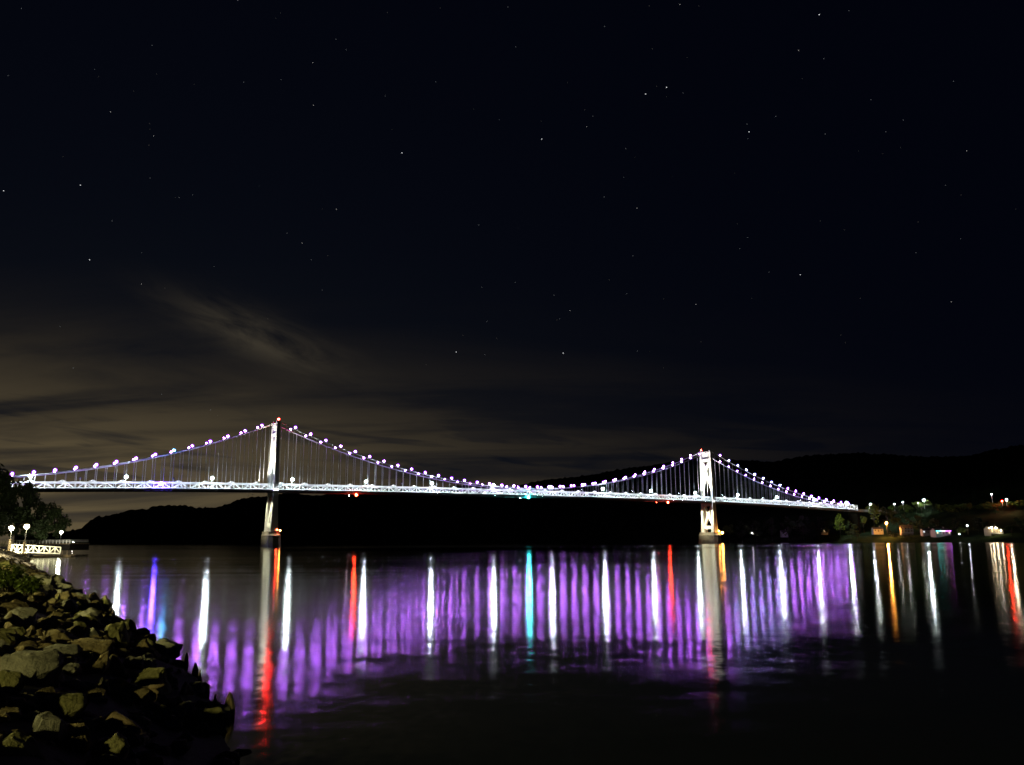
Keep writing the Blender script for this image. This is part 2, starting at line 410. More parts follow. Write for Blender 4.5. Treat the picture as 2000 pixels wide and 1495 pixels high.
def hill(name, x0, x1, ridge, ridge_dist, profile, matl, label):
    cols = np.arange(x0, x1 + 1, 4.0)
    vs = []; rows = None
    base = [0, 4, 10, 16, 26, 38, 52, 74, 90, 110, 130, 150, 190, 230]
    fr = list(np.linspace(0, 1, 15)[1:])
    for cxp in cols:
        tx = (cxp - 1000) / F_PX * 1.0 / _cp
        ys = shore_hit(tx); yr = ys + ridge_dist(cxp)
        zr = zat(cxp, interp(cxp, ridge), yr)
        last = base[-1] if profile else 0
        n = 0
        if profile:
            for d in base:
                Y = ys + d; X = tx * Y
                z = bank_z(d)
                z = min(z, max(zr, -1)) if d > 90 else z
                bump = 0 if d < 80 else (mn.noise((X * .12, Y * .12, 3)) * 2.0 if not (130 < d < 240 and cxp > 1660) else 0)
                vs.append((X, Y, z + bump)); n += 1
            zb = min(bank_z(last), zr)
        else:
            vs.append((tx * ys, ys, -1)); n += 1; zb = 0; last = 0
        for t in fr:
            Y = ys + last + (yr - ys - last) * t; X = tx * Y
            e = math.sin(t * math.pi / 2) ** 0.9
            z = zb + (zr - zb) * e
            k = yr / 1634
            z += (mn.noise((X / (7 * k), Y / (9 * k), 0.5)) * 2.6 + mn.noise((X / (3.2 * k), Y / (3.2 * k), 4.5)) * 2.4) * k * (1 if t > .2 else t * 5) + (mn.noise((X / 160, Y / 160, 1)) * 9 * k if t < 0.9 else 0)
            vs.append((X, Y, z)); n += 1
        vs.append((tx * (yr + 900), yr + 900, zr * 0.4)); n += 1
        rows = n
    nc = len(cols); fs = []
    for i in range(nc - 1):
        for j in range(rows - 1):
            a = i * rows + j
            fs.append((a, a + rows, a + rows + 1, a + 1))
    me = bpy.data.meshes.new(name); me.from_pydata(vs, [], fs); me.materials.append(matl)
    me.polygons.foreach_set('use_smooth', [True] * len(fs))
    o = link(bpy.data.objects.new(name, me)); tag(o, label, kind='structure'); return o
M_hill = mat('wooded_slope', (0.030, 0.045, 0.020), 0.95, 0.6, 0.05, spec=0.0, col2=(0.014, 0.02, 0.012))
hill('far_hill', 60, 1300, RIDGE_FAR, lambda x: 900, False, M_hill, 'long dark wooded hill beyond the river, below the bridge deck')
hill('wooded_hill', 900, 2500, RIDGE_NEAR, lambda x: 700 + max(0, 1700 - x) * 0.5, True, M_hill, 'high dark wooded hill rising behind the right end of the bridge')

# ------------------------------------------------------------------ bridge
TH = 0.53423
BO = Vector((-187.269, 657.953, 0))
BU = Vector((math.cos(TH), math.sin(TH), 0)); BN = Vector((math.sin(TH), -math.cos(TH), 0))   # BN points to the near side
SPAN = 457.2; P = SPAN / 73.0; HW = 6.75
def Bw(d, off, z): return BO + BU * d + BN * off + Vector((0, 0, z))
def chord_z(d):
    if d < 0: return 48.1 + 0.0093 * d - 0.0000747 * d * d
    if d <= SPAN: return 48.1 + 1.1 * (1 - ((d - SPAN / 2) / (SPAN / 2)) ** 2)
    r = d - SPAN
    return 48.1 - 0.0151 * r - 0.0000423 * r * r
TOPZ, MIDZ = 96.7, 50.7
def cable_z(d):
    if d < 0: t = -d / 230; return TOPZ + (44.6 - TOPZ) * t - 4 * 12.44 * t * (1 - t)
    if d <= SPAN: return MIDZ + (TOPZ - MIDZ) * (1 - 2 * d / SPAN) ** 2
    t = (d - SPAN) / 230; return TOPZ + (43.2 - TOPZ) * t - 4 * 11.55 * t * (1 - t)
TD = 4.3
bridge = empty('suspension_bridge', BO, TH)
tag(bridge, 'long white suspension bridge lit at night across the river', 'bridge')
D0, D1 = -37 * P, SPAN + 37 * P
nodes = [D0 + i * P for i in range(int(round((D1 - D0) / P)) + 1)]
# deck: roadway slab with kerbs, floor beams, stringers
b = MB()
for a, c in zip(nodes, nodes[1:]):
    za, zc = chord_z(a), chord_z(c)
    for (y0, y1, t0, t1) in ((-6.0, 6.0, -TD + 0.3, -TD - 0.15), (-6.3, -6.0, -TD + 0.55, -TD - 0.15), (6.0, 6.3, -TD + 0.55, -TD - 0.15)):
        b.hexa([(a, y0, za + t1), (c, y0, zc + t1), (c, y1, zc + t1), (a, y1, za + t1), (a, y0, za + t0), (c, y0, zc + t0), (c, y1, zc + t0), (a, y1, za + t0)])
b.build('deck', M_asph, bridge)
b = MB()
for a in nodes:
    z = chord_z(a) - TD
    b.box(a - 0.2, a + 0.2, -7.4, 7.4, z - 2.1, z - 0.16)
for y in (-6.6, -2.2, 2.2, 6.6):
    for a, c in zip(nodes, nodes[1:]):
        b.bar((a + .2, y, chord_z(a) - TD - 1.5), (c - .2, y, chord_z(c) - TD - 1.5), 0.3, 1.5)
b.build('floor_framing', M_dark, bridge)['kind'] = 'stuff'
# trusses
def unit_bar(name, w, h, matl):
    bb = MB(); bb.box(0, 1, -w / 2, w / 2, -h / 2, h / 2); return bb.mesh(name, matl)
me_vert = unit_bar('vertical', 0.42, 0.55, M_steel)
me_diag = unit_bar('diagonal', 0.45, 0.62, M_steel)
me_thin = unit_bar('light_diagonal', 0.35, 0.40, M_steel)
def place_bar(name, me, a, c, parent):
    a = Vector(a); c = Vector(c); d = c - a
    o = bpy.data.objects.new(name, me); link(o, parent)
    o.location = a; o.rotation_euler = (0, -math.atan2(d.z, d.x), 0); o.scale = (d.length, 1, 1)
    return o
def chord(name, y, dz, w, h, parent):
    bb = MB()
    vs = []
    for a in nodes:
        z = chord_z(a) + dz
        vs += [(a, y - w / 2, z - h / 2), (a, y + w / 2, z - h / 2), (a, y + w / 2, z + h / 2), (a, y - w / 2, z + h / 2)]
    fs = []
    for i in range(len(nodes) - 1):
        for j in range(4):
            fs.append((i * 4 + j, i * 4 + (j + 1) % 4, i * 4 + 4 + (j + 1) % 4, i * 4 + 4 + j))
    bb.poly(vs, fs); return bb.build(name, M_steel, parent)
for side in (-1, 1):
    y = side * HW
    tr = chord('truss', y, -0.35, 0.75, 0.85, bridge)
    chord('bottom_chord', y, -TD + 0.1, 0.7, 0.6, tr)
    if side == -1:
        tr['label'] = 'brightly lit near side truss'
        for i, a in enumerate(nodes):
            za = chord_z(a)
            place_bar('vertical', me_vert, (a, y, za - TD + .3), (a, y, za - .7), tr)
            if i % 2 == 0:
                for s in (-1, 1):
                    c = a + s * P * 0.78
                    if D0 <= c <= D1:
                        place_bar('diagonal', me_diag, (a + s * 0.3, y + 0.0, za - 0.7), (c, y, chord_z(c) - TD + 0.35), tr)
    else:
        tr['label'] = 'far side truss partly hidden behind the roadway'
        bb = MB()
        for i, a in enumerate(nodes):
            za = chord_z(a)
            bb.bar((a, y, za - TD + .3), (a, y, za - .7), .4, .5)
            if i % 2 == 0:
                for s in (-1, 1):
                    c = a + s * P * 0.78
                    if D0 <= c <= D1: bb.bar((a + s * .3, y, za - .7), (c, y, chord_z(c) - TD + .35), .4, .55, (0, 1, 0))
        bb.build('truss_bracing', M_steel, tr)['kind'] = 'stuff'
# hand rail along the top of the near truss and an added, unseen LED strip washing it
b = MB()
for a, c in zip(nodes, nodes[1:]):
    b.bar((a, -6.1, chord_z(a) - TD + 1.5), (c, -6.1, chord_z(c) - TD + 1.5), 0.1, 0.12)
    b.bar((a, -6.1, chord_z(a) - TD + 0.4), (a, -6.1, chord_z(a) - TD + 1.5), 0.1, 0.1)
b.build('railing', M_steel, bridge)
b = MB()
for a, c in zip(nodes, nodes[1:]):
    yo = -HW - 2.3
    za, zc = chord_z(a) - TD - 1.15, chord_z(c) - TD - 1.15
    b.cur = 0
    b.hexa([(a + .1, yo - .3, za - .3), (c - .1, yo - .3, zc - .3), (c - .1, yo + .2, zc - .3), (a + .1, yo + .2, za - .3),
            (a + .1, yo - .3, za), (c - .1, yo - .3, zc), (c - .1, yo + .2, zc), (a + .1, yo + .2, za)])
    for e0, e1, hh in ((.16, .20, .14), (-.30, -.26, .25)):
        b.hexa([(a + .1, yo + e0, za), (c - .1, yo + e0, zc), (c - .1, yo + e1, zc), (a + .1, yo + e1, za),
                (a + .1, yo + e0, za + hh), (c - .1, yo + e0, zc + hh), (c - .1, yo + e1, zc + hh), (a + .1, yo + e1, za + hh)])
    b.cur = 1
    b.poly([(a + .2, yo + .15, za + .02), (c - .2, yo + .15, zc + .02), (c - .2, yo - .24, zc + .02), (a + .2, yo - .24, za + .02)], [(0, 1, 2, 3)])
    b.cur = 0
    b.bar((a + .3, -HW - .35, za + 1.0), (a + .3, yo + .1, za - .1), .12, .15)
b.build('added_light_strip', [M_dark, E_strip], bridge)  # added for even light in place of the truss floods
# cables and suspenders
for side in (-1, 1):
    y = side * HW
    b = MB()
    ds = list(np.linspace(-232, SPAN + 232, 260))
    b.tube([(d, y, cable_z(d)) for d in ds], 0.33, 8)
    cb = b.build('main_cable', M_cable, bridge, True)
bb = MB(); bb.tube([(0, 0, 0), (0, 0, 1)], 0.095, 6); me_susp = bb.mesh('suspender', M_cable)
ns = 0
for side in (-1, 1):
    for i, a in enumerate(nodes):
        if abs(a) < 1 or abs(a - SPAN) < 1: continue
        z0, z1 = chord_z(a) + 0.08, cable_z(a) - 0.2
        if z1 - z0 < 0.5: continue
        inst('suspender', me_susp, bridge, (a, side * HW, z0), scale=(1, 1, z1 - z0)); ns += 1
# towers
def leg_mesh(sg):
    lv = [(11.5, 19.0, 6.0, 3.9), (18, 18.7, 5.3, 3.6), (32, 18.2, 4.3, 3.2), (48, 17.6, 3.5, 2.9), (72, 16.6, 3.0, 2.5), (96.3, 15.9, 2.6, 2.3)]
    vs = []; fs = []
    prof = [(-.5, -.5), (-.5, -.2), (-.42, -.2), (-.42, .2), (-.5, .2), (-.5, .5), (-.18, .5), (-.18, .42), (.18, .42), (.18, .5), (.5, .5), (.5, .2), (.42, .2), (.42, -.2), (.5, -.2), (.5, -.5), (.18, -.5), (.18, -.42), (-.18, -.42), (-.18, -.5)]
    n = len(prof)
    for z, wo, dep, lw in lv:
        yc = sg * (wo / 2 - lw / 2)
        for px, py in prof: vs.append((px * dep, yc + py * lw, z))
    for i in range(len(lv) - 1):
        for j in range(n): fs.append((i * n + (j + 1) % n, i * n + j, i * n + n + j, i * n + n + (j + 1) % n))
    fs.append(tuple(range(n))); fs.append(tuple((len(lv) - 1) * n + j for j in reversed(range(n))))
    b = MB(); b.poly(vs, fs); return b
def leg_in(z): return interp(z, [(11.5, 5.6), (18, 5.75), (32, 5.9), (48, 5.9), (72, 5.8), (96.3, 5.65)])
def tower(d, label):
    base = bpy.data.objects.new('tower', None)
    b = MB()
    b.box(d - .95, d + .95, -leg_in(94), leg_in(94), 93.2, 96.0)        # top of the portal
    b.box(d - .95, d + .95, -leg_in(86), leg_in(86), 85.6, 88.2)        # foot of the portal
    b.box(d - 1.1, d + 1.1, -leg_in(42), leg_in(42), 38.6, 41.4)
    b.box(d - 1.3, d + 1.3, -leg_in(17), leg_in(17), 15.0, 18.2)
    t = b.build('tower', M_steel, bridge); t['label'] = label
    for sg in (-1, 1):
        bb = leg_mesh(sg); bb.v = [(x + d, y, z) for x, y, z in bb.v]; bb.build('leg', M_steel, t)
        bb = MB(); bb.box(d - 1.5, d + 1.5, sg * HW - .9, sg * HW + .9, 96.3, 97.4); bb.build('saddle', M_steel, t)
    # lattice window of the portal
    bb = MB()
    hw = leg_in(90)
    for k in range(-4, 5):
        yy = k * 1.15
        for s in (-1, 1):
            y0, y1 = yy - s * 1.6, yy + s * 1.6
            y0c, y1c = max(-hw, min(hw, y0)), max(-hw, min(hw, y1))
            bb.bar((d + .15 * s, y0c, 88.2 + 5 * (y0c - y0) / (y1 - y0)), (d + .15 * s, y1c, 88.2 + 5 * (y1c - y0) / (y1 - y0)), .26, .30, (1, 0, 0))
    bb.build('portal_lattice', M_steel, t)
    for za, zm, zb in ((85.8, 78.0, 57.0), (38.8, 30.0, 18.0)):
        for s in (-1, 1):
            bb = MB(); bb.bar((d, s * (leg_in(za) - .6), za), (d, -s * .25, zm - .5), 1.7, 2.1, (1, 0, 0)); bb.build('cross_brace', M_steel, t)
            bb = MB(); bb.bar((d, s * .25, zm + .5), (d, -s * leg_in(zb), zb), 1.6, 2.3, (1, 0, 0)); bb.build('cross_brace', M_steel, t)
        bb = MB(); bb.box(d - .92, d + .92, -1.9, 1.9, zm - 1.7, zm + 1.7); bb.build('gusset', M_steel, t)
    # pier
    bb = MB()
    def oct_(z0, z1, ly, lx, l2y, l2x, tip, tip2):
        def ring(z, LY, LX, T): return [(d - LX, -LY, z), (d - LX * .45, -LY - T, z), (d + LX * .45, -LY - T, z), (d + LX, -LY, z), (d + LX, LY, z), (d + LX * .45, LY + T, z), (d - LX * .45, LY + T, z), (d - LX, LY, z)]
        vs = ring(z0, ly, lx, tip) + ring(z1, l2y, l2x, tip2)
        fs = [tuple(reversed(range(8))), tuple(range(8, 16))] + [(i, (i + 1) % 8, 8 + (i + 1) % 8, 8 + i) for i in range(8)]
        bb.poly(vs, fs)
    oct_(-4, 1.2, 11.3, 5.4, 11.3, 5.2, 3.9, 3.7); oct_(1.2, 8.4, 11.1, 4.9, 10.9, 4.6, 3.4, 3.0); oct_(8.4, 9.6, 11.3, 4.8, 10.6, 4.3, 3.4, 0.6); oct_(9.6, 11.5, 10.4, 4.3, 10.3, 4.2, .3, .3)
    pr = bb.build('pier', M_conc, bridge)
    return t
tower(0, 'left tower seen nearly edge on'); tower(SPAN, 'right tower showing its lit X braced face')
# approach spans behind both ends
b = MB()
for a, c in ((D1, D1 + 55), (D1 + 55, D1 + 125)):
    za, zc = chord_z(a) - TD, chord_z(c) - TD
    za, zc = max(za, 36.5), max(zc, 38.0)
    b.hexa([(a, -7, za - 2.2), (c, -7, zc - 2.2), (c, 7, zc - 2.2), (a, 7, za - 2.2), (a, -7, za + .5), (c, -7, zc + .5), (c, 7, zc + .5), (a, 7, za + .5)])
b.build('approach_span', M_conc, bridge)
for q in ((D1 - 1, D1 + 4, -6, 6, 2, 34.0), (D1 + 52, D1 + 56, -6, 6, 8, 34.2), (D0 - 4, D0 + 1, -7, 7, 0, 34.9), (D0 - 75, D0 - 70, -7, 7, 0, 34.9)):
    b = MB(); b.box(*q); b.build('approach_pier', M_tar, bridge)
b = MB()
a = D0
b.hexa([(a - 150, -7, 35), (a, -7, 36), (a, 7, 36), (a - 150, 7, 35), (a - 150, -7, 38.5), (a, -7, 39.2), (a, 7, 39.2), (a - 150, 7, 38.5)])
b.build('approach_span', M_conc, bridge)

# ---- lamps clamped on the cables
def lamp_mesh(name, em, gl, r=0.54, R=1.4):
    b = MB(); b.cur = 0
    b.tube([(0, 0, 0), (0, 0, .5)], .14, 6); b.tube([(0, 0, .42), (0, 0, .56)], [.35, 1.2], 12)
    for sx in (-1, 1): b.box(sx * 1.04 - .03, sx * 1.04 + .03, -.5, .5, .5, 2.1)      # shades added across the bridge axis to hold lamp light off bridge and bank
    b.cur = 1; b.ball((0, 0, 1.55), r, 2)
    b.cur = 2; b.ball((0, 0, 1.55), R, 3)  # glowing sphere added round the bulb as its lens halo
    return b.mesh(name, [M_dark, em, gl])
ml_p = lamp_mesh('cable_lamp', E_purple, G_purple); ml_b = lamp_mesh('lavender_cable_lamp', E_blueish, G_blueish); ml_c = lamp_mesh('cyan_cable_lamp', E_cyanled, G_cyan, .60, 1.5); ml_f = lamp_mesh('far_cable_lamp', E_purple, G_purple, .46, 1.15)
SP = 12.59
GRP = 'coloured lamps strung along the main cables'
def cable_lamp(d, off, me, label):
    z = cable_z(d) + .1
    o = inst('cable_lamp', me, None, Bw(d, off, z), (0, 0, TH)); tag(o, label, 'lamp', GRP); return o
for side, wd in ((1, 'near'), (-1, 'far')):
    pm = ml_p if side == 1 else ml_f
    for i in range(36):
        d = 13.62 + SP * i
        if d > SPAN - 6: break
        cable_lamp(d, side * HW, pm, f'purple lamp on the {wd} cable of the main span, {ordw(i)} from the left tower')
    for i in range(18):
        d = 12.69 + SP * i
        if d > 200: break
        if i == 5 and side == 1: cable_lamp(-d, side * HW, ml_c, 'cyan blue lamp on the near cable left of the left tower, among purple ones')
        else: cable_lamp(-d, side * HW, pm, f'purple lamp on the {wd} cable, {ordw(i)} to the left of the left tower')
    for i in range(18):
        d = 14.06 + SP * i
        if d > 226: break
        blue = side == 1 and 1 <= i <= 7
        cable_lamp(SPAN + d, side * HW, ml_b if blue else pm, f'{"pale lavender" if blue else "purple"} lamp on the {wd} cable, {ordw(i)} to the right of the right tower')
# ---- deck street lamps
def deck_lamp(name, lit):
    t = empty(name, (0, 0, 0))
    b = MB(); b.tube([(0, 0, 0), (0, 0, 5.9), (0, -.15, 6.9), (0, -.9, 7.5), (0, -1.9, 7.6)], [.16, .11, .10, .09, .08], 8); b.build('pole', M_steel, t)
    b = MB(); b.cur = 0; b.hexa([(-.25, -2.7, 7.5), (.25, -2.7, 7.5), (.3, -1.8, 7.5), (-.3, -1.8, 7.5), (-.12, -2.6, 7.72), (.12, -2.6, 7.72), (.15, -1.8, 7.76), (-.15, -1.8, 7.76)])
    b.box(-.9, .9, -1.30, -1.22, 6.3, 8.0)  # back plate added to keep lamp light off the far truss
    h = b.build('lamp_head', M_dark, t)
    b = MB()
    if lit: b.ball((0, -2.25, 7.2), .78, 2, .9); b.cur = 1; b.ball((0, -2.25, 7.2), 1.6, 3)  # outer ball is an added halo, not part of the bulb
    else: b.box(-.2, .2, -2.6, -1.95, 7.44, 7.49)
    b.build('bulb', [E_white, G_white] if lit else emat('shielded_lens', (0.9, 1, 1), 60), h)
    return t
dl = deck_lamp('street_lamp', True); first = True
lit_ds = [-165.5, -106.3, -47.5, 12.8, 73.5, 133.1, 193.4, 254.5, 314.0, 373.6, 432.8, 493.2, 552.0, 613.0, 668.6, 712]
def deck_z(d): return max(chord_z(d) - TD + .5, 36.8)
for i, d in enumerate(lit_ds):
    o = dl if first else copy_tree(dl); first = False
    o.location = Bw(d, 5.6, deck_z(d)); o.rotation_euler = (0, 0, TH)
    if i < 3: w = f'{ordw(2 - i)} to the left of the left tower'
    elif i < 11: w = f'{ordw(i - 3)} to the right of the left tower'
    else: w = f'{ordw(i - 11)} to the right of the right tower'
    tag(o, f'glaring white street lamp on the bridge deck, {w}', 'street lamp', 'lit street lamps on the bridge deck')
dm = deck_lamp('dim_street_lamp', False); first = True
dim_ds = [-134.6, -72.5, 49.8, 111.4, 172.5, 217.2, 300.1, 363.0, 424.0, 485.8, 547.9, 608]
for i, d in enumerate(dim_ds):
    o = dm if first else copy_tree(dm); first = False
    o.location = Bw(d, -5.6, deck_z(d)); o.rotation_euler = (0, 0, TH + math.pi)
    if i < 2: w = f'{ordw(1 - i)} to the left of the left tower'
    elif i < 9: w = f'{ordw(i - 2)} to the right of the left tower'
    else: w = f'{ordw(i - 9)} to the right of the right tower'
    tag(o, f'thin curved unlit lamp post on the deck, {w}', 'lamp post', 'shielded street lamps on the bridge deck')
# ---- triangular floodlights on top of the near truss
b = MB(); b.cur = 0
b.poly([(-2.9, -.5, 0), (2.9, -.5, 0), (0.5, -.5, 1.15), (-.5, -.5, 1.15), (-2.9, .5, 0), (2.9, .5, 0), (.5, .5, 1.15), (-.5, .5, 1.15)],
       [(0, 1, 2, 3), (5, 4, 7, 6), (1, 5, 6, 2), (3, 2, 6, 7), (0, 3, 7, 4), (0, 4, 5, 1)])
b.bar((0, -.5, .2), (0, -2.1, .45), .16, .16); b.box(-.8, .8, -2.5, -2.05, .15, .75)
b.cur = 1
b.poly([(-.7, -2.03, .2), (.7, -2.03, .2), (.7, -2.03, .7), (-.7, -2.03, .7)], [(3, 2, 1, 0)])
b.poly([(-1.1, -.515, .30), (1.1, -.515, .30), (.4, -.515, .85), (-.4, -.515, .85)], [(0, 1, 2, 3)])
me_fl = b.mesh('truss_floodlight', [M_steel, E_cap])
k = 0
caps = [22.9 + 18.79 * i for i in range(-11, 36)]
nl = sum(1 for d in caps if d < -2)
for i, d in enumerate(caps):
    if d < D0 + 5 or d > D1 - 3 or abs(d) < 3 or abs(d - SPAN) < 3: continue
    o = inst('truss_floodlight', me_fl, None, Bw(d, HW, chord_z(d) + .08), (0, 0, TH))
    w = f'{ordw(nl - 1 - i)} to the left of the left tower' if d < 0 else f'{ordw(i - nl)} to the right of the left tower'
    tag(o, f'white triangular truss floodlight, {w}', 'floodlight', 'triangular floodlights along the truss')
# ---- beacons and navigation lights
GL = {'red_beacon': G_red, 'tower_red': G_red, 'orange_lamp': G_orange, 'green_navigation_light': G_teal, 'blue_flood': G_blue}
def beacon(name, pos, em, r, label, hang=False, cat='beacon', group=None, hood=None, R=2.0):
    b = MB(); b.cur = 0
    if hang: b.tube([(0, 0, 1.6), (0, 0, .4)], .1, 6); b.tube([(0, 0, r * 1.1), (0, 0, r * .9)], [.2, r * 1.02], 10)
    else: b.tube([(0, 0, -1.2), (0, 0, -.3)], .14, 6); b.tube([(0, 0, -r * 1.05), (0, 0, -r * .85)], [r * .9, r * .7], 10)
    if hood is not None:  # hood put in to keep the pier light off the tower
        hd = Vector(hood).normalized(); sd = hd.cross(Vector((0, 0, 1)))
        b.bar(hd * (r * 1.15) - sd * r * 1.8, hd * (r * 1.15) + sd * r * 1.8, .08, r * 3.2)
    if hood is not None:
        b.bar(hd * (r * 1.15) + Vector((0, 0, r * 1.5)), hd * (-r * 1.6) + Vector((0, 0, r * 1.5)), r * 3.4, .08)
        for q in (-1, 1): b.bar(hd * (r * 1.15) + sd * q * r * 1.75, hd * (-r * .9) + sd * q * r * 1.75, .08, r * 3.0)
    b.cur = 1; b.ball((0, 0, 0), r, 2)
    ms = [M_dark, em]
    if em.name in GL: b.cur = 2; b.ball((0, 0, 0), r * R, 3); ms.append(GL[em.name])  # added halo ball imitating glare round the light
    o = b.build(name, ms); o.location = pos; tag(o, label, cat, group); return o
beacon('tower_beacon', Bw(0, HW, 98.6), E_beacon, .72, 'red aircraft beacon on top of the left tower', group='red tower beacons')
beacon('tower_beacon', Bw(SPAN, -HW, 98.6), E_beacon, .45, 'red aircraft beacon on top of the right tower', group='red tower beacons')
beacon('navigation_light', Bw(65.4, HW + 1.2, 40.9), E_red, .80, 'red navigation light hanging below the deck right of the left tower', True, 'navigation light')
beacon('navigation_light', Bw(395.1, HW + 1.2, 41.2), E_red, .75, 'red navigation light hanging below the deck left of the right tower', True, 'navigation light')
beacon('navigation_light', Bw(229.8, HW + 1.2, 42.6), E_teal, .80, 'teal navigation light hanging below the middle of the span', True, 'navigation light')
E_small = emat('small_marker', (1, .9, .85), 60, 'NONE')
beacon('marker_light', Bw(59.4, HW + 1, 40.4), E_small, .28, 'tiny pale marker light beside the left red navigation light', True, 'marker light')
beacon('marker_light', Bw(221.1, HW + 1, 42.0), E_small, .28, 'tiny pale marker light beside the teal navigation light', True, 'marker light')
beacon('marker_light', Bw(380.3, HW + 1, 40.9), emat('small_red', (1, .1, .05), 60), .28, 'tiny red marker light beside the right red navigation light', True, 'marker light')
beacon('blue_floodlight', Bw(-83.3, HW + 1.4, 45.0), E_blue, .75, 'deep blue light fixed on the truss between the cyan lamp and the deck', cat='floodlight')
beacon('pier_light', Bw(1.5, 11.6, 12.9), E_red, .40, 'red light on the left pier beside the foot of the tower', cat='pier light', hood=-BN)
beacon('pier_light', Bw(3.6, 12.4, 12.3), E_orange, .36, 'small orange light right of the red one on the left pier', cat='pier light', hood=-BN)
beacon('pier_light', Bw(SPAN + 2.0, 11.6, 12.9), E_orange, .45, 'orange light at the foot of the right tower, left of the larger one', cat='pier light', hood=-BN)
beacon('pier_light', Bw(SPAN + 6.0, 12.2, 10.9), E_orange, .75, 'larger orange light on the corner of the right pier', cat='pier light')

# ---- floodlights that wash the towers
def spot(name, pos, target, power, col, size, parent, blend=.5, rad=.3):
    ld = bpy.data.lights.new(name, 'SPOT'); ld.energy = power; ld.color = col; ld.spot_size = size; ld.spot_blend = blend; ld.shadow_soft_size = rad
    o = bpy.data.objects.new(name, ld); link(o)
    d = Vector(target) - Vector(pos)
    mw = d.to_track_quat('-Z', 'Y').to_matrix().to_4x4(); mw.translation = Vector(pos)
    o.matrix_world = mw
    return o
def floodlight(pos, target, power, col, size, label, blend=.5):
    pos = Vector(pos); d = (Vector(target) - pos).normalized()
    b = MB(); b.bar((0, 0, 0), d * -.6, .9, .6); b.bar((0, 0, 0), (0, 0, -.9), .12, .12, (0, 1, 0))
    o = b.build('tower_floodlight', M_dark); o.location = pos - d * .1
    tag(o, label, 'floodlight', 'floodlights aimed at the towers')
    spot('flood_beam', pos + d * .1, target, power, col, size, None, blend)
for d, nm, k in ((0, 'left', .75), (SPAN, 'right', 1.0)):
    for sg, wd in ((1, 'near'), (-1, 'far')):
        floodlight(Bw(d - 13, sg * 7.6, chord_z(d) + .6), Bw(d, sg * 5.5, 74), 350000 * k, (1, .91, .68), math.radians(64), f'floodlight on the {wd} truss aimed up at the {nm} tower')
        floodlight(Bw(d - 17, sg * 7.3, 39.2), Bw(d, sg * 5.0, 22), 105000 * (k if d else .62), (1, .93, .58), math.radians(58), f'floodlight under the {wd} deck edge aimed at the foot of the {nm} tower')

# ------------------------------------------------------------------ east bank (ours) and its stones
LINE = [(60, -26), (20, -7), (8, 0.6), (3.5, 3.6), (0.3, 5.4), (-1.7, 7.8), (-3.3, 11.2), (-4.8, 14.8), (-6.5, 18.5), (-7.9, 21.6), (-9.6, 24.3), (-11.2, 27), (-16.3, 35.6), (-24, 48), (-34, 64), (-58, 103), (-84, 147), (-101, 178), (-118, 204), (-128, 226), (-142, 262), (-160, 300), (-215, 380), (-300, 470), (-420, 640), (-600, 900), (-1200, 1900)]
LP = [Vector(p).to_2d() if len(p) == 3 else Vector(p) for p in LINE]
def shore_dist(x, y):
    """signed distance from the water's edge, positive on land"""
    q = Vector((x, y)); best = 1e9; sg = 1; tt = 0; acc = 0
    for a, c in zip(LP, LP[1:]):
        e = c - a; l = e.length; t = max(0, min(1, (q - a).dot(e) / (l * l)))
        pr = a + e * t; dd = (q - pr).length
        if dd < best:
            best = dd; cr = e.x * (q.y - a.y) - e.y * (q.x - a.x); sg = 1 if cr > 0 else -1; tt = acc + l * t
        acc += l
    return best * sg, tt
def bank_h(s):
    return interp(s, [(-6, -2.4), (0, -0.05), (3.0, 1.15), (5.5, 1.75), (9, 2.0), (25, 2.3), (70, 3.2), (300, 9)])
b = MB()
OFF = [-6, -3, -1, 0, .8, 1.6, 2.4, 3.2, 4, 5, 6.5, 9, 14, 25, 70, 260]
pts = []
for a, c in zip(LP, LP[1:]):
    n = max(1, min(26, int((c - a).length / 1.2)))
    for i in range(n): pts.append(a.lerp(c, i / n))
pts.append(LP[-1])
vs = []; fs = []
for i, q in enumerate(pts):
    t = (pts[min(i + 2, len(pts) - 1)] - pts[max(i - 2, 0)]).normalized(); nn = Vector((-t.y, t.x))
    for s_ in OFF:
        w = q + nn * s_
        vs.append((w.x, w.y, bank_h(s_) + (mn.noise((w.x * .8, w.y * .8, 2)) * .18 if s_ < 8 else 0)))
k = len(OFF)
for i in range(len(pts) - 1):
    for j in range(k - 1): fs.append((i * k + j, (i + 1) * k + j, (i + 1) * k + j + 1, i * k + j + 1))
b.poly(vs, fs)
tag(b.build('riverbank', M_soil, None, True), 'sloping earth bank under the heap of boulders', kind='structure')

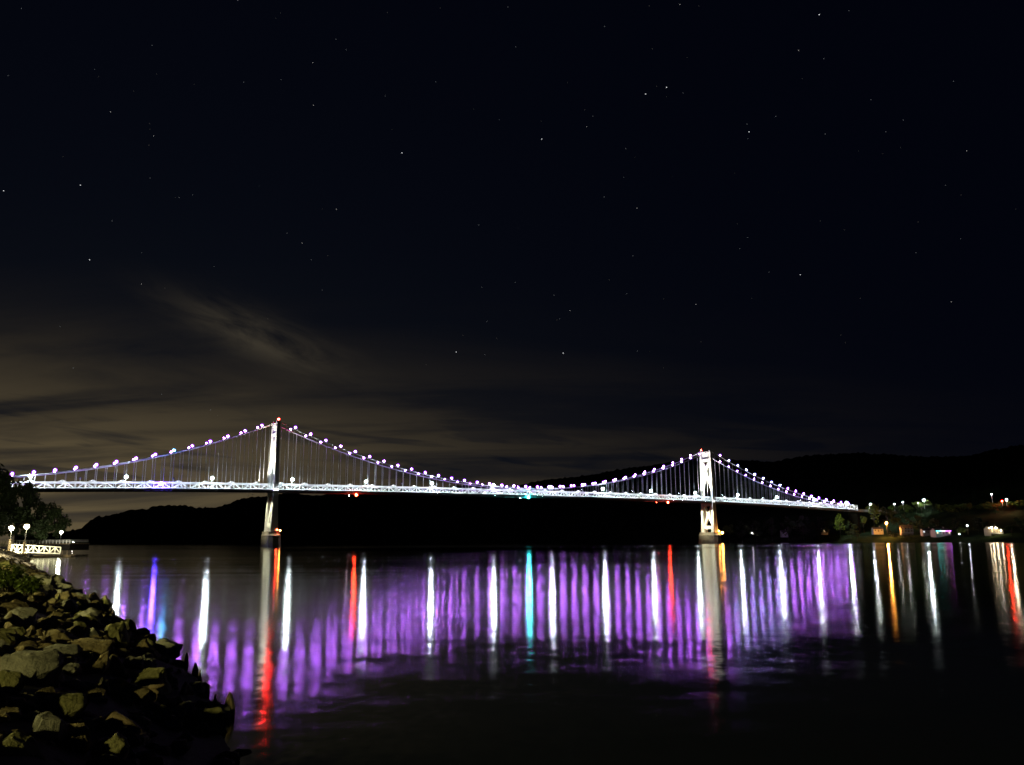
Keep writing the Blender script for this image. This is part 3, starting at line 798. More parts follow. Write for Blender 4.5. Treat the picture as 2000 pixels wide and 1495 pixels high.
# stone shapes
def stone_mesh(seed, kind, dens):
    r = random.Random(seed); bm = bmesh.new()
    if kind == 'slab': ext = (1.0, .75, .42)
    elif kind == 'block': ext = (1.0, .82, .74)
    elif kind == 'wedge': ext = (1.0, .72, .85)
    else: ext = (1.0, .86, .74)
    npt = {'rounded': 30, 'block': 22, 'slab': 22, 'wedge': 16}[kind]
    for _ in range(npt):
        while True:
            p = Vector((r.uniform(-1, 1), r.uniform(-1, 1), r.uniform(-1, 1)))
            if .3 < p.length < 1: break
        q = p.normalized()
        if kind in ('block', 'slab'):
            mxx = max(abs(q.x), abs(q.y), abs(q.z)); q = q.lerp(q / mxx, .55)
        q = Vector((q.x * ext[0], q.y * ext[1], q.z * ext[2])) * r.uniform(.86, 1.0) * .5
        if kind == 'wedge' and q.z > 0: q.x *= .45; q.x += .12
        bm.verts.new(q)
    bmesh.ops.convex_hull(bm, input=bm.verts)
    bmesh.ops.delete(bm, geom=[v for v in bm.verts if not v.link_faces], context='VERTS')
    bmesh.ops.bevel(bm, geom=list(bm.edges), offset=.022 if kind != 'rounded' else .04, segments=2, affect='EDGES', profile=.6, clamp_overlap=True)
    bmesh.ops.triangulate(bm, faces=bm.faces)
    for it in range(dens):
        le = [e for e in bm.edges if e.calc_length() > (.17 if it == 0 else .11)]
        bmesh.ops.subdivide_edges(bm, edges=le, cuts=1); bmesh.ops.triangulate(bm, faces=bm.faces)
    bm.normal_update()
    o = Vector((seed * 3.1, seed * 1.7, 0))
    for v in bm.verts:
        c = v.co.copy()
        h = mn.fractal((c * 3.4 + o), .8, 2.0, 5) * .045 + mn.noise(c * 15 + o) * .007
        cr = abs(mn.noise(c * 2.3 + o * 2)); h -= .03 * max(0, .10 - cr) / .10
        v.co += v.normal * h
    me = bpy.data.meshes.new('boulder'); bm.to_mesh(me); bm.free()
    me.polygons.foreach_set('use_smooth', [True] * len(me.polygons)); me.set_sharp_from_angle(angle=math.radians(32))
    me.materials.append(M_rock['grey'])
    return me
KINDS = ['block', 'slab', 'wedge', 'rounded']
STONE = {k: [stone_mesh(11 + 17 * i + 100 * KINDS.index(k), k, 2) for i in range(5)] for k in KINDS}
STONEHI = {k: [stone_mesh(511 + 17 * i + 100 * KINDS.index(k), k, 3) for i in range(2)] for k in KINDS}
def ground_hit(x, y, lift=0.0):
    d = ray(x, y); t0 = 4.0
    prev = None
    t = 3.5
    while t < 210:
        q = EYEV + d * t
        s_, _ = shore_dist(q.x, q.y)
        h = max(bank_h(s_), -0.05) + lift
        if q.z < h: return q
        t *= 1.012
    return EYEV + d * 210
RG = 'boulders of the riprap bank'
def boulder(pos, size, kind, tone, rot, label, hi=False, vary=None):
    me = random.choice((STONEHI if hi else STONE)[kind])
    o = inst('boulder', me, None, pos, rot, size)
    o.material_slots[0].link = 'OBJECT'; o.material_slots[0].material = M_rock[tone]
    tag(o, label, 'boulder', RG)
    return o
# the stones one can pick out in the picture: picture position of the middle, width and height there
HAND = [
    (58, 1316, 118, 72, 'rounded', 'grey', 'large pale domed boulder, the biggest of the bank'),
    (116, 1281, 76, 36, 'rounded', 'grey', 'smooth humped grey boulder right behind the pale domed one'),
    (14, 1342, 54, 50, 'rounded', 'olive', 'rounded olive boulder in front of the pale domed one, at the picture edge'),
    (126, 1390, 80, 58, 'rounded', 'olive', 'mossy olive boulder with a dark notch below, above the pointed slab'),
    (118, 1249, 62, 26, 'slab', 'brown', 'long yellowish ribbed boulder above the smooth humped one'),
    (58, 1238, 26, 24, 'wedge', 'brown', 'pointed sunlit looking stone left of the long yellowish boulder'),
    (31, 1238, 32, 20, 'block', 'olive', 'low olive stone left of the pointed one'),
    (97, 1223, 34, 24, 'rounded', 'olive', 'mossy round stone just above the long yellowish boulder'),
    (10, 1247, 36, 28, 'block', 'olive', 'squarish mossy stone at the picture edge above the pale domed boulder'),
    (214, 1472, 82, 60, 'wedge', 'olive', 'yellow green pointed boulder at the bottom of the picture'),
    (34, 1470, 84, 66, 'block', 'olive', 'rough mossy boulder in the bottom corner of the bank'),
    (160, 1347, 70, 24, 'slab', 'grey', 'sloping grey slab running down right of the pale domed boulder'),
    (236, 1344, 66, 24, 'slab', 'brown', 'flat pale slab lying alone in the dark part of the bank'),
    (269, 1327, 38, 18, 'block', 'brown', 'small ribbed stone behind the flat pale slab'),
    (150, 1172, 48, 30, 'block', 'grey', 'big dark angular boulder standing against the water'),
    (76, 1172, 30, 22, 'block', 'brown', 'blocky yellowish stone below the bush'),
    (103, 1178, 24, 18, 'wedge', 'brown', 'tilted yellowish stone left of the big dark angular boulder'),
    (74, 1154, 13, 15, 'rounded', 'brown', 'small bright rounded stone right under the bush'),
    (14, 1155, 18, 14, 'rounded', 'brown', 'little lit stone under the left side of the bush'),
    (31, 1192, 52, 40, 'block', 'brown', 'large rough stone with a lit top below the bush'),
    (20, 1171, 32, 20, 'block', 'brown', 'mid sized rough stone above the large one below the bush'),
    (157, 1195, 32, 18, 'slab', 'olive', 'tilted slab with a bright edge below the big dark angular boulder'),
    (118, 1150, 32, 18, 'rounded', 'grey', 'dark smooth boulder at the end of the bright lamp reflection'),
    (131, 1168, 12, 12, 'wedge', 'olive', 'small lit wedge against the water left of the big dark angular boulder'),
    (236, 1243, 46, 22, 'block', 'olive', 'mossy block at the water below the deep blue reflection'),
    (224, 1231, 40, 12, 'slab', 'olive', 'thin mossy slab on top of the mossy block at the water'),
    (168, 1286, 24, 16, 'block', 'olive', 'small bright cube shaped stone right of the smooth humped boulder'),
    (204, 1300, 36, 22, 'block', 'brown', 'dim cracked stone right of the small bright cube shaped one'),
    (285, 1286, 34, 18, 'wedge', 'grey', 'dim pointed stone alone in the dark slope'),
    (470, 1478, 44, 22, 'rounded', 'olive', 'low olive stone in the water at the bottom of the picture'),
    (575, 1491, 11, 10, 'block', 'grey', 'outermost small stone in the water at the bottom of the picture'),
    (341, 1387, 22, 14, 'wedge', 'brown', 'small brown wedge in the dark slope above the water'),
    (262, 1404, 40, 20, 'rounded', 'olive', 'lit olive stone behind the driftwood log'),
    (304, 1384, 42, 26, 'block', 'brown', 'rough brown stone under the hanging root'),
    (239, 1440, 24, 28, 'block', 'olive', 'upright dark stone in front of the driftwood log'),
    (262, 1456, 22, 22, 'block', 'brown', 'rough lit stone right of the yellow green pointed boulder'),
    (282, 1484, 42, 26, 'block', 'grey', 'cracked grey stone at the bottom right of the pointed boulder'),
    (16, 1402, 38, 26, 'block', 'brown', 'brownish block at the picture edge left of the mossy olive boulder'),
    (2, 1374, 18, 34, 'rounded', 'olive', 'half seen olive stone at the very picture edge'),
    (60, 1404, 34, 22, 'slab', 'grey', 'narrow tilted slab left of the mossy olive boulder'),
    (172, 1400, 34, 18, 'block', 'brown', 'yellowish rough stone right of the mossy olive boulder'),
    (152, 1460, 34, 36, 'slab', 'brown', 'dark leaning slab left of the pointed boulder'),
    (70, 1268, 34, 20, 'wedge', 'brown', 'dull brown stone between the pale domed and the long yellowish boulder'),
    (10, 1270, 30, 26, 'block', 'brown', 'dark rough stone at the picture edge behind the pale domed boulder'),
    (12, 1296, 26, 26, 'rounded', 'grey', 'grey stone behind the left flank of the pale domed boulder'),
]
placed = []
for x, y, w, h, kind, tone, lab in HAND:
    q = ground_hit(x, y + h * .30)
    dist = (q - EYEV).length
    wm = w / F_PX * dist; hm = h / F_PX * dist
    ext = {'slab': (.75, .42), 'block': (.82, .74), 'wedge': (.72, .85), 'rounded': (.86, .74)}[kind]
    sx = wm * 1.08; sz = hm * 1.15 / ext[1]; sy = max(wm * .95, hm) / ext[0] * .85
    yaw = math.atan2(-q.x, q.y)
    tilt = -.30 if kind == 'slab' else 0
    c = at(x, y, q.y + sy * .20)
    boulder(c, (sx, sy, sz), kind, tone, (tilt * .4 + random.uniform(-.15, .15), random.uniform(-.14, .14) + (.25 if kind == 'slab' else 0), yaw + random.uniform(-.25, .25)), lab, hi=w > 44)
    placed.append((c.x, c.y, .40 * max(sx, sy), lab))
# the rest of the heap
SIZEW = [('small', 0), ('mid sized', .55), ('large', .85)]
used = {}
n_try = 0; cnt = 0
cand = []
while cnt < 238 and n_try < 9000:
    n_try += 1
    t = random.random() ** 1.7
    Yc = 5.5 + t * 62
    # point on the water's edge at that distance
    for a, c in zip(LP, LP[1:]):
        if a.y <= Yc <= c.y and a.x < 3: f = (Yc - a.y) / (c.y - a.y); xe = a.x + (c.x - a.x) * f; break
    s_ = random.uniform(-.25, 5.6)
    size = random.choice([.34, .42, .5, .62, .78]) * (1 + Yc / 60) * random.uniform(.85, 1.15)
    X = xe - s_ * 1.08; Yp = Yc - s_ * .15
    s2, _ = shore_dist(X, Yp)
    if not -.4 < s2 < 5.8: continue
    px = 1000 + F_PX * X / Yp
    if px < -90 or Yp < 5.2: continue
    if px > 290 and Yp < 13 and size > .62: continue
    if any((X - a) ** 2 + (Yp - c) ** 2 < (r + size * .30) ** 2 for a, c, r, _ in placed): continue
    kind = random.choices(KINDS, (4, 3, 3, 2))[0]; tone = random.choices(['grey', 'olive', 'brown'], (4, 4, 3))[0]
    z = bank_h(s2) + size * .10
    near = min((p for p in placed[:len(HAND)]), key=lambda p: (p[0] - X) ** 2 + (p[1] - Yp) ** 2)
    sw = 'small' if size < .55 else ('medium' if size < .85 else 'large')
    kw = {'block': 'blocky', 'slab': 'flat', 'wedge': 'pointed', 'rounded': 'rounded'}[kind]
    tw = {'grey': 'grey', 'olive': 'mossy', 'brown': 'brown'}[tone]
    where = 'at the water' if s2 < .9 else ('mid bank' if s2 < 3 else 'high on the bank')
    far_w = 'nearest the camera' if Yp < 9 else ('below the driftwood' if Yp < 13 else ('beside the domed boulder' if Yp < 18 else ('past the domed boulder' if Yp < 26 else ('below the bush' if Yp < 45 else 'beyond the bush'))))
    lab = f'{sw} {tw} {kw} stone {where} {far_w}'
    k = used.get(lab, 0); used[lab] = k + 1
    if k: lab = f'{sw} {tw} {kw} stone {where} {far_w}, {ordw(k)} such'
    boulder((X, Yp, z), (size, size * random.uniform(.8, 1.1), size * random.uniform(.8, 1.25)), kind, tone,
            (random.uniform(-.4, .4), random.uniform(-.4, .4), random.uniform(0, 6.28)), lab)
    placed.append((X, Yp, size * .30, lab)); cnt += 1
random.seed(5)
LAND = [(4, 1090, 13), (12, 1085, 11), (20, 1089, 12), (28, 1087, 10), (35, 1090, 11), (43, 1088, 10), (50, 1089, 9), (16, 1095, 12), (26, 1094, 11), (37, 1095, 11), (46, 1094, 9), (7, 1082, 11), (31, 1083, 9), (54, 1093, 8), (-4, 1086, 13), (41, 1084, 8), (3, 1096, 12), (22, 1081, 9)]
for i, (x, y, w) in enumerate(LAND):
    q = ground_hit(x, y, .15)
    if q.y > 184: q = at(x, y, 184)
    wm = w * q.y / F_PX
    boulder(q, (wm, wm, wm * .95), random.choice(KINDS), 'grey', (random.uniform(-.3, .3), random.uniform(-.3, .3), random.uniform(0, 6)), f'glaring white lit stone by the landing lamps, {ordw(i)} of that heap')
# rubble between and beyond them, as one mass
bm_src = [(np.array([v.co for v in me.vertices]), [tuple(p.vertices) for p in me.polygons]) for me in [stone_mesh(900 + i, KINDS[i % 4], 0) for i in range(6)]]
V = []; Fc = []; base = 0
for i in range(2600):
    if i < 1500: Yc = 5 + 60 * random.random() ** 1.5; size = random.uniform(.16, .36) * (1 + Yc / 70)
    else: Yc = 55 + 150 * random.random(); size = random.uniform(.7, 1.5)
    for a, c in zip(LP, LP[1:]):
        if a.y <= Yc <= c.y and a.x < 3: f = (Yc - a.y) / (c.y - a.y); xe = a.x + (c.x - a.x) * f; break
    s_ = random.uniform(-.6, 6.0)
    X = xe - s_ * 1.1; Yp = Yc - s_ * .1
    s2, _ = shore_dist(X, Yp); z = bank_h(s2) + size * .05
    vv, ff = random.choice(bm_src)
    R = np.array(Matrix.Rotation(random.uniform(0, 6.28), 3, 'Z') @ Matrix.Rotation(random.uniform(-.6, .6), 3, 'X'))
    V.append((vv * size) @ R.T + np.array([X, Yp, z])); Fc += [tuple(base + j for j in f) for f in ff]; base += len(vv)
me = bpy.data.meshes.new('rubble'); me.from_pydata(np.concatenate(V).tolist(), [], Fc); me.materials.append(M_rock['brown'])
tag(link(bpy.data.objects.new('rubble', me)), 'small broken stones filling the gaps between the boulders', kind='stuff')

# driftwood and rotten piles
def drift(path, rad, label, tw=()):
    b = MB(); b.tube(path, rad, 9)
    o = b.build('driftwood_log', M_drift, None, True)
    for pth, rr in tw:
        bb = MB(); bb.tube(pth, rr, 6); bb.build('root', M_drift, o, True)
    tag(o, label, 'driftwood'); return o
GPY = [10.0]
def gp(x, y):
    return at(x, y, GPY[0])
def gset(x, y): GPY[0] = ground_hit(x, y).y
gset(235, 1430)
p0, p1, p2, p3 = gp(188, 1434), gp(220, 1402), gp(250, 1420), gp(286, 1446)
drift([p0, p0.lerp(p1, .5) + Vector((0, 0, .03)), p1, p2, p3], [.05, .075, .10, .095, .06], 'bent brown driftwood log above the yellow green pointed boulder')
gset(265, 1368)
q0, q1, q2, q3 = gp(212, 1368), gp(258, 1358), gp(295, 1344), gp(321, 1338)
drift([q0, q1, q2, q3], [.03, .06, .05, .02], 'long driftwood branch with hanging roots in the dark slope',
      [([q2, gp(308, 1352), gp(305, 1370), gp(302, 1376)], [.04, .03, .02, .01]), ([gp(303, 1370), gp(296, 1390)], [.015, .008]), ([gp(305, 1370), gp(304, 1394)], [.015, .008])])
gset(50, 1162)
a0, a1 = gp(36, 1157), gp(66, 1155)
drift([a0, a0.lerp(a1, .5) + Vector((0, 0, .03)), a1], [.05, .06, .03], 'short pale stick lying under the bush')
PILES = [(447, 1372, 24, 44, 'pale pointed rotten pile standing alone at the water'), (213, 1196, 8, 18, 'thin dark rotten pile against the water, left of a pair'), (220, 1200, 8, 22, 'dark rotten pile of a pair against the white reflection'),
         (227, 1207, 7, 18, 'dark rotten pile right of the pair against the white reflection'), (268, 1240, 8, 18, 'short rotten pile beside the deep blue reflection'), (318, 1262, 7, 18, 'slim rotten pile below the cyan reflection'),
         (364, 1284, 10, 24, 'tall dark rotten pile below the first purple reflection'), (381, 1304, 14, 26, 'stout dark rotten pile under the purple reflections'), (390, 1318, 10, 24, 'jagged rotten pile right of the stout one'),
         (404, 1346, 12, 26, 'dark rotten pile between the jagged one and the pale pointed one'), (420, 1362, 9, 20, 'short dark rotten pile left of the pale pointed one'), (182, 1180, 9, 16, 'low dark rotten pile right of the big dark angular boulder')]
for x, y, w, h, lab in PILES:
    d0 = ray(x, y + h * .5); q = EYEV + d0 * ((0.05 - EYE) / d0.z)
    if q.y > 80: continue
    sc = q.y / F_PX; hm = h * sc; wm = w * sc
    b = MB(); r = random.Random(x)
    n = 8; lvls = [(-.6, 1.0), (hm * .35, .85), (hm * .68, .50)]
    vs = []
    for z, k in lvls:
        for j in range(n):
            t = 6.283 * j / n; rr = wm * .5 * k * r.uniform(.85, 1.1); vs.append((rr * math.cos(t), rr * .8 * math.sin(t), z + (r.uniform(-.2, .25) * hm if z > hm * .6 else 0)))
    vs.append((wm * .1 * r.uniform(-1, 1), 0, hm))
    fs = [(i * n + (j), i * n + (j + 1) % n, i * n + n + (j + 1) % n, i * n + n + j) for i in range(2) for j in range(n)] + [(2 * n + j, 2 * n + (j + 1) % n, 3 * n) for j in range(n)]
    b.poly(vs, fs); o = b.build('rotten_pile', M_wood); o.location = (q.x, q.y, 0); tag(o, lab, 'pile', 'rotten timber piles along the bank')

# ------------------------------------------------------------------ vegetation
def crown_mesh(name, seed, rx, ry, rz, n, leaf, matl, lobes=9):
    r = random.Random(seed); cs = []
    for _ in range(lobes):
        t = r.uniform(0, 6.283); u = r.uniform(-.75, .95); k = math.sqrt(max(0, 1 - u * u)) * r.uniform(.35, .85)
        cs.append((Vector((k * math.cos(t) * rx, k * math.sin(t) * ry, u * rz * .8)), r.uniform(.28, .5)))
    b = MB(); vs = []; fs = []
    for i in range(n):
        c, k = r.choice(cs)
        q = Vector((r.gauss(0, 1), r.gauss(0, 1), r.gauss(0, 1))).normalized() * (r.random() ** .4) * k
        q = c + Vector((q.x * rx, q.y * ry, q.z * rz * .85))
        a = Vector((r.gauss(0, 1), r.gauss(0, 1), r.gauss(0, .6))).normalized(); e = a.orthogonal().normalized()
        e = (Matrix.Rotation(r.uniform(0, 6.28), 3, a) @ e)
        s_ = leaf * r.uniform(.6, 1.3)
        j = len(vs); vs += [q - a * s_ - e * s_ * .1, q + e * s_ * .55, q + a * s_, q - e * s_ * .55]; fs.append((j, j + 1, j + 2, j + 3))
    b.poly(vs, fs); return b.mesh(name, matl)
def trunk_mesh(name, h, r0, seed):
    r = random.Random(seed); b = MB()
    b.tube([(0, 0, -.5), (r.uniform(-.1, .1) * h * .1, 0, h * .5), (r.uniform(-.1, .1) * h * .3, 0, h)], [r0, r0 * .75, r0 * .35], 8)
    for _ in range(5):
        t = r.uniform(0, 6.28); z = h * r.uniform(.45, .85); l = h * r.uniform(.25, .45)
        b.tube([(0, 0, z), (math.cos(t) * l * .5, math.sin(t) * l * .5, z + l * .35), (math.cos(t) * l, math.sin(t) * l, z + l * .6)], [r0 * .45, r0 * .3, r0 * .1], 5)
    return b.mesh(name, M_bark, True)
FARC = [crown_mesh('crown', 40 + i, 1, 1, 1.15, 420, .12, M_leafb if i % 2 else M_leafd, 8 + i) for i in range(6)]
FART = [trunk_mesh('trunk', 1.0, .05, 70 + i) for i in range(2)]
def far_tree(x, ytop, ybase, wpx, Y, label, var, group, cat='tree', name='tree'):
    base = at(x, ybase, Y); top = zat(x, ytop, Y); h = top - base.z; w = wpx * Y / F_PX
    t = empty(name, base)
    inst('crown', FARC[var], t, (0, 0, h * .58), (0, 0, random.uniform(0, 6.28)), (w * .55, w * .55, h * .42))
    inst('trunk', FART[var % 2], t, (0, 0, 0), (0, 0, random.uniform(0, 6.28)), (h * .6, h * .6, h * .6))
    tag(t, label, cat, group); return t
WG = 'trees on the far bank'
def ysh(x): return shore_hit((x - 1000) / F_PX / _cp)
FT = [(1642, 1005, 1049, 24, 34, 1, 'tall bright green tree below the right end of the bridge'), (1620, 1012, 1049, 22, 30, 0, 'dark tree left of the tall bright green one'),
      (1662, 1020, 1050, 24, 28, 2, 'dark bushy tree right of the tall bright green one'), (1687, 1009, 1034, 15, 44, 3, 'small bright green tree under the bridge end'),
      (1708, 985, 1032, 32, 62, 5, 'large green tree hiding the end of the bridge deck'), (1735, 990, 1034, 34, 66, 0, 'dark tree behind the orange street lamp'),
      (1675, 1036, 1052, 18, 18, 4, 'low shrubby tree at the shore below the bridge end'), (1600, 1012, 1050, 26, 28, 2, 'dark tree left under the last lamps of the bridge'),
      (1570, 1008, 1052, 30, 26, 4, 'dark round tree below the lavender lamps'), (1540, 1012, 1053, 28, 22, 2, 'dim tree right of the faint shore house'), (1508, 1012, 1053, 30, 20, 0, 'dim tree left of the faint shore house'),
      (1478, 1018, 1055, 26, 18, 4, 'dim tree beside the tiny shore glow'), (1450, 1020, 1056, 26, 16, 2, 'dim tree left of the tiny shore glow'), (1425, 1026, 1056, 22, 14, 3, 'tree lit orange beside the right pier'),
      (1765, 1006, 1038, 30, 74, 2, 'dark tree above the yellow house'), (1797, 1008, 1040, 30, 74, 4, 'dark tree between the yellow house and the grey house'), (1830, 1012, 1040, 32, 72, 0, 'dark tree behind the house of coloured lights'),
      (1868, 1014, 1042, 28, 60, 2, 'dark tree right of the house of coloured lights'), (1881, 1030, 1046, 18, 22, 1, 'small bush lit yellow green beside the white street lamp'),
      (1912, 1012, 1042, 32, 66, 4, 'dark tree left of the brightest house'), (1976, 1026, 1045, 22, 30, 3, 'dim shrub right of the brightest house'), (1995, 1010, 1045, 32, 50, 0, 'dark tree at the right picture edge on the shore'),
      (1750, 1042, 1052, 22, 14, 4, 'low dark shrub at the shore below the yellow house'), (1775, 1044, 1053, 26, 12, 2, 'second low dark shrub at the shore right of the first'), (1738, 1036, 1046, 10, 20, 0, 'little dark shrub at the foot of the orange street lamp')]
for x, yt, yb, w, dd, var, lab in FT: far_tree(x, yt, yb, w, ysh(x) + dd, lab, var, WG)
UG = 'shrubs along the upper road'
ux = 1738; i = 0
random.seed(21)
while ux < 2010:
    w = random.uniform(12, 20); x = ux + w / 2
    yt = 986 - (6 if 1780 < x < 1830 else 0) - max(0, x - 1900) * .10 + random.uniform(-3, 3)
    far_tree(x, yt, yt + 18, w * 1.3, ysh(x) + 138 + random.uniform(-6, 10), f'green shrub on the upper road edge, {ordw(i)} from the left of its row', random.choice([1, 3, 5, 1, 0]), UG, 'shrub', 'shrub')
    ux += w * .75; i += 1

# trees above the boat landing on our side
LTC = [crown_mesh('crown', 140 + i, 1, 1, 1.1, 2200, .085, M_leafd, 14) for i in range(3)]
LT = [(-60, 900, 1062, 120, 290, 'tall dark tree at the left picture edge, mostly outside'), (-5, 915, 1060, 70, 285, 'tallest dark tree seen at the left picture edge'), (28, 934, 1062, 58, 282, 'dark tree in front of the bridge end lamp'),
      (54, 958, 1062, 46, 280, 'dark tree whose top touches the bridge deck'), (82, 976, 1064, 42, 278, 'dark tree left of the outermost one above the wharf'), (108, 987, 1066, 46, 276, 'outermost dark tree leaning over the wharf'),
      (30, 990, 1066, 60, 268, 'low dark tree behind the two bright lamps'), (70, 1010, 1066, 50, 268, 'low dark tree behind the wharf railing'), (-10, 1000, 1068, 60, 250, 'low dark tree behind the leftmost lamp')]
for i, (x, yt, yb, w, Y, lab) in enumerate(LT):
    base = at(x, yb, Y); top = zat(x, yt, Y); h = top - base.z; wm = w * Y / F_PX
    t = empty('tree', base)
    inst('crown', LTC[i % 3], t, (0, 0, h * .56), (0, 0, i * 1.3), (wm * .52, wm * .52, h * .40))
    inst('trunk', FART[i % 2], t, (0, 0, 0), (0, 0, i), (h * .6, h * .6, h * .62)); tag(t, lab, 'tree', 'dark trees above the boat landing')
# leafy bush on the bank
def bush(x, ytop, ybase, wpx, Y, seed, n, label):
    base = at(x, ybase, Y); h = zat(x, ytop, Y) - base.z; w = wpx * Y / F_PX
    r = random.Random(seed); t = empty('bush', base); b = MB(); bs = MB(); vs = []; fs = []
    for k in range(n):
        a = r.uniform(0, 6.28); sp = r.random() ** .6 * w * .5; hh = h * r.uniform(.35, 1.0) * (1 - .45 * (sp / (w * .5)) ** 2)
        tip = Vector((math.cos(a) * sp, math.sin(a) * sp * .8, hh)); root = Vector((math.cos(a) * sp * .35, math.sin(a) * sp * .3, -.1))
        mid = root.lerp(tip, .55) + Vector((0, 0, h * .12)); bs.tube([root, mid, tip], [.008, .006, .003], 4)
        out = Vector((math.cos(a), math.sin(a), 0))
        for q in range(11):
            f = .35 + .65 * q / 10; pnt = (root.lerp(mid, f / .55) if f < .55 else mid.lerp(tip, (f - .55) / .45))
            for sd in (-1, 1):
                dirn = (out * .5 + out.cross(Vector((0, 0, 1))) * sd + Vector((0, 0, r.uniform(-.55, .25)))).normalized(); dirn = (dirn + Vector((r.gauss(0, .25), r.gauss(0, .25), 0))).normalized()
                ll = r.uniform(.09, .17); wd = dirn.cross(Vector((0, 0, 1))).normalized() * ll * .17 + Vector((0, 0, r.uniform(-.02, .02)))
                j = len(vs); vs += [pnt, pnt + dirn * ll * .45 + wd, pnt + dirn * ll + Vector((0, 0, -.03)), pnt + dirn * ll * .45 - wd]; fs.append((j, j + 1, j + 2, j + 3))
    b.poly(vs, fs); b.build('foliage', M_leafb, t); bs.build('stem', M_bark, t); tag(t, label, 'bush', 'leafy bushes on the bank'); return t
bush(16, 1094, 1150, 70, 24.5, 3, 60, 'dense feathery green bush on the bank below the bright boat landing')
bush(56, 1118, 1156, 52, 24, 4, 42, 'lower green bush with dark sprays reaching towards the water')
bush(-34, 1084, 1152, 66, 25, 5, 40, 'green bush at the very picture edge beside the dense one')
bush(4, 1048, 1072, 34, 175, 6, 30, 'small bright yellow green shrub beside the leftmost lamp post')

# ------------------------------------------------------------------ boat landing
def lamp_on_pile(x, ylamp, ybase, Y, r, em, label, pile=True, sgn=1):
    base = at(x, ybase, Y); h = zat(x, ylamp, Y) - base.z
    t = empty('landing_lamp', base)
    if pile:
        b = MB(); b.tube([(0, 0, -1.0), (0, 0, h * .42)], [.30, .26], 10); b.build('pile', M_wood, t)
    b = MB(); b.tube([(0.12, 0, 0.2), (0.12, 0, h - r)], [.10, .06], 8); b.build('pole', M_dark, t)
    b = MB(); b.ball((.12, 0, h), r, 3)
    b.mi = [1 if sgn * sum(b.v[q][1] for q in f) / len(f) > r * .30 and (sum(b.v[q][2] for q in f) / len(f) - h > -r * .25) else 0 for f in b.f]      # dark faces added to block lamp light on one side, as towards the trees
    if em is not E_park3: b.cur = 2; b.ball((.12, 0, h), r * 1.5, 3)  # outer sphere only adds a warm glare halo
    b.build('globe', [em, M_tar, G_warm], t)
    b = MB(); b.tube([(.12, 0, h + r * .9), (.12, 0, h + r * 1.2)], [r * .6, r * .1], 8); b.build('cap', M_dark, t)
    tag(t, label, 'lamp', 'lamps of the boat landing'); return t
lamp_on_pile(17.5, 1032, 1070, 196, .44, E_park, 'bright lamp on a wooden pile, leftmost of the three at the landing')
lamp_on_pile(46, 1029, 1079, 192, .47, E_park, 'brightest lamp on a wooden pile, middle one of the three at the landing')
lamp_on_pile(117, 1040, 1062, 262, .38, E_park2, 'smaller lamp on the wharf, rightmost of the three at the landing', False)
lamp_on_pile(-205, 1014, 1078, 96, .45, E_park3, 'fourth landing lamp on a wooden pile outside the picture', True, -1)
# gangway: two truss sides and a walkway
g0 = at(22, 1079, 196); g1 = at(117, 1083, 200); g0.z = 1.25; g1.z = .75
gd = (g1 - g0); gl_ = gd.length; ga = math.atan2(gd.y, gd.x)
gw = empty('gangway', g0, ga)
tag(gw, 'white truss gangway sloping down to the floating dock', 'gangway')
b = MB(); b.hexa([(0, -.7, -.1), (gl_, -.7, g1.z - g0.z - .1), (gl_, .7, g1.z - g0.z - .1), (0, .7, -.1), (0, -.7, .05), (gl_, -.7, g1.z - g0.z + .05), (gl_, .7, g1.z - g0.z + .05), (0, .7, .05)]); b.build('walkway', M_white, gw)
for y in (-.75, .75):
    def gz(t): return (g1.z - g0.z) * t
    n = 9; b = MB()
    b.bar((0, y, 1.75), (gl_, y, gz(1) + 1.55), .14, .16); sd = b.build('truss_side', M_white, gw)
    b = MB(); b.bar((0, y, .12), (gl_, y, gz(1) + .12), .14, .16); b.build('lower_rail', M_white, sd)
    for i in range(n + 1):
        t = i / n; b = MB(); b.bar((gl_ * t, y, gz(t) + .2), (gl_ * t, y, gz(t) + 1.72 - .2 * t), .13, .13, (0, 1, 0)); b.build('upright', M_white, sd)
        if i < n:
            t2 = (i + 1) / n; up = i % 2
            b = MB(); b.bar((gl_ * t, y, gz(t) + (.2 if up else 1.65 - .2 * t)), (gl_ * t2, y, gz(t2) + (1.65 - .2 * t2 if up else .2)), .11, .12, (0, 1, 0)); b.build('brace', M_white, sd)
# floating dock
fd0 = at(58, 1088, 200); fd1 = at(147, 1087, 203)
dd = fd1 - fd0; fl = dd.length; fa = math.atan2(dd.y, dd.x)
dk = empty('floating_dock', (fd0.x, fd0.y, 0), fa); tag(dk, 'long low floating dock lit yellow at the foot of the gangway', 'dock')
nb = 16
b = MB(); b.box(0, fl - .8, -1.3, 1.3, -.3, .40); b.poly([(fl - .8, -1.3, -.3), (fl, -.6, -.3), (fl, .6, -.3), (fl - .8, 1.3, -.3), (fl - .8, -1.3, .40), (fl, -.6, .40), (fl, .6, .40), (fl - .8, 1.3, .40)], [(0, 1, 5, 4), (1, 2, 6, 5), (2, 3, 7, 6), (4, 5, 6, 7)])
b.build('float', M_wood, dk)
bb = MB(); bb.box(0, fl / nb - .04, -1.4, 1.4, .405, .50); mp_ = bb.mesh('plank', M_drift)
for i in range(nb): inst('plank', mp_, dk, (fl / nb * i, 0, 0))
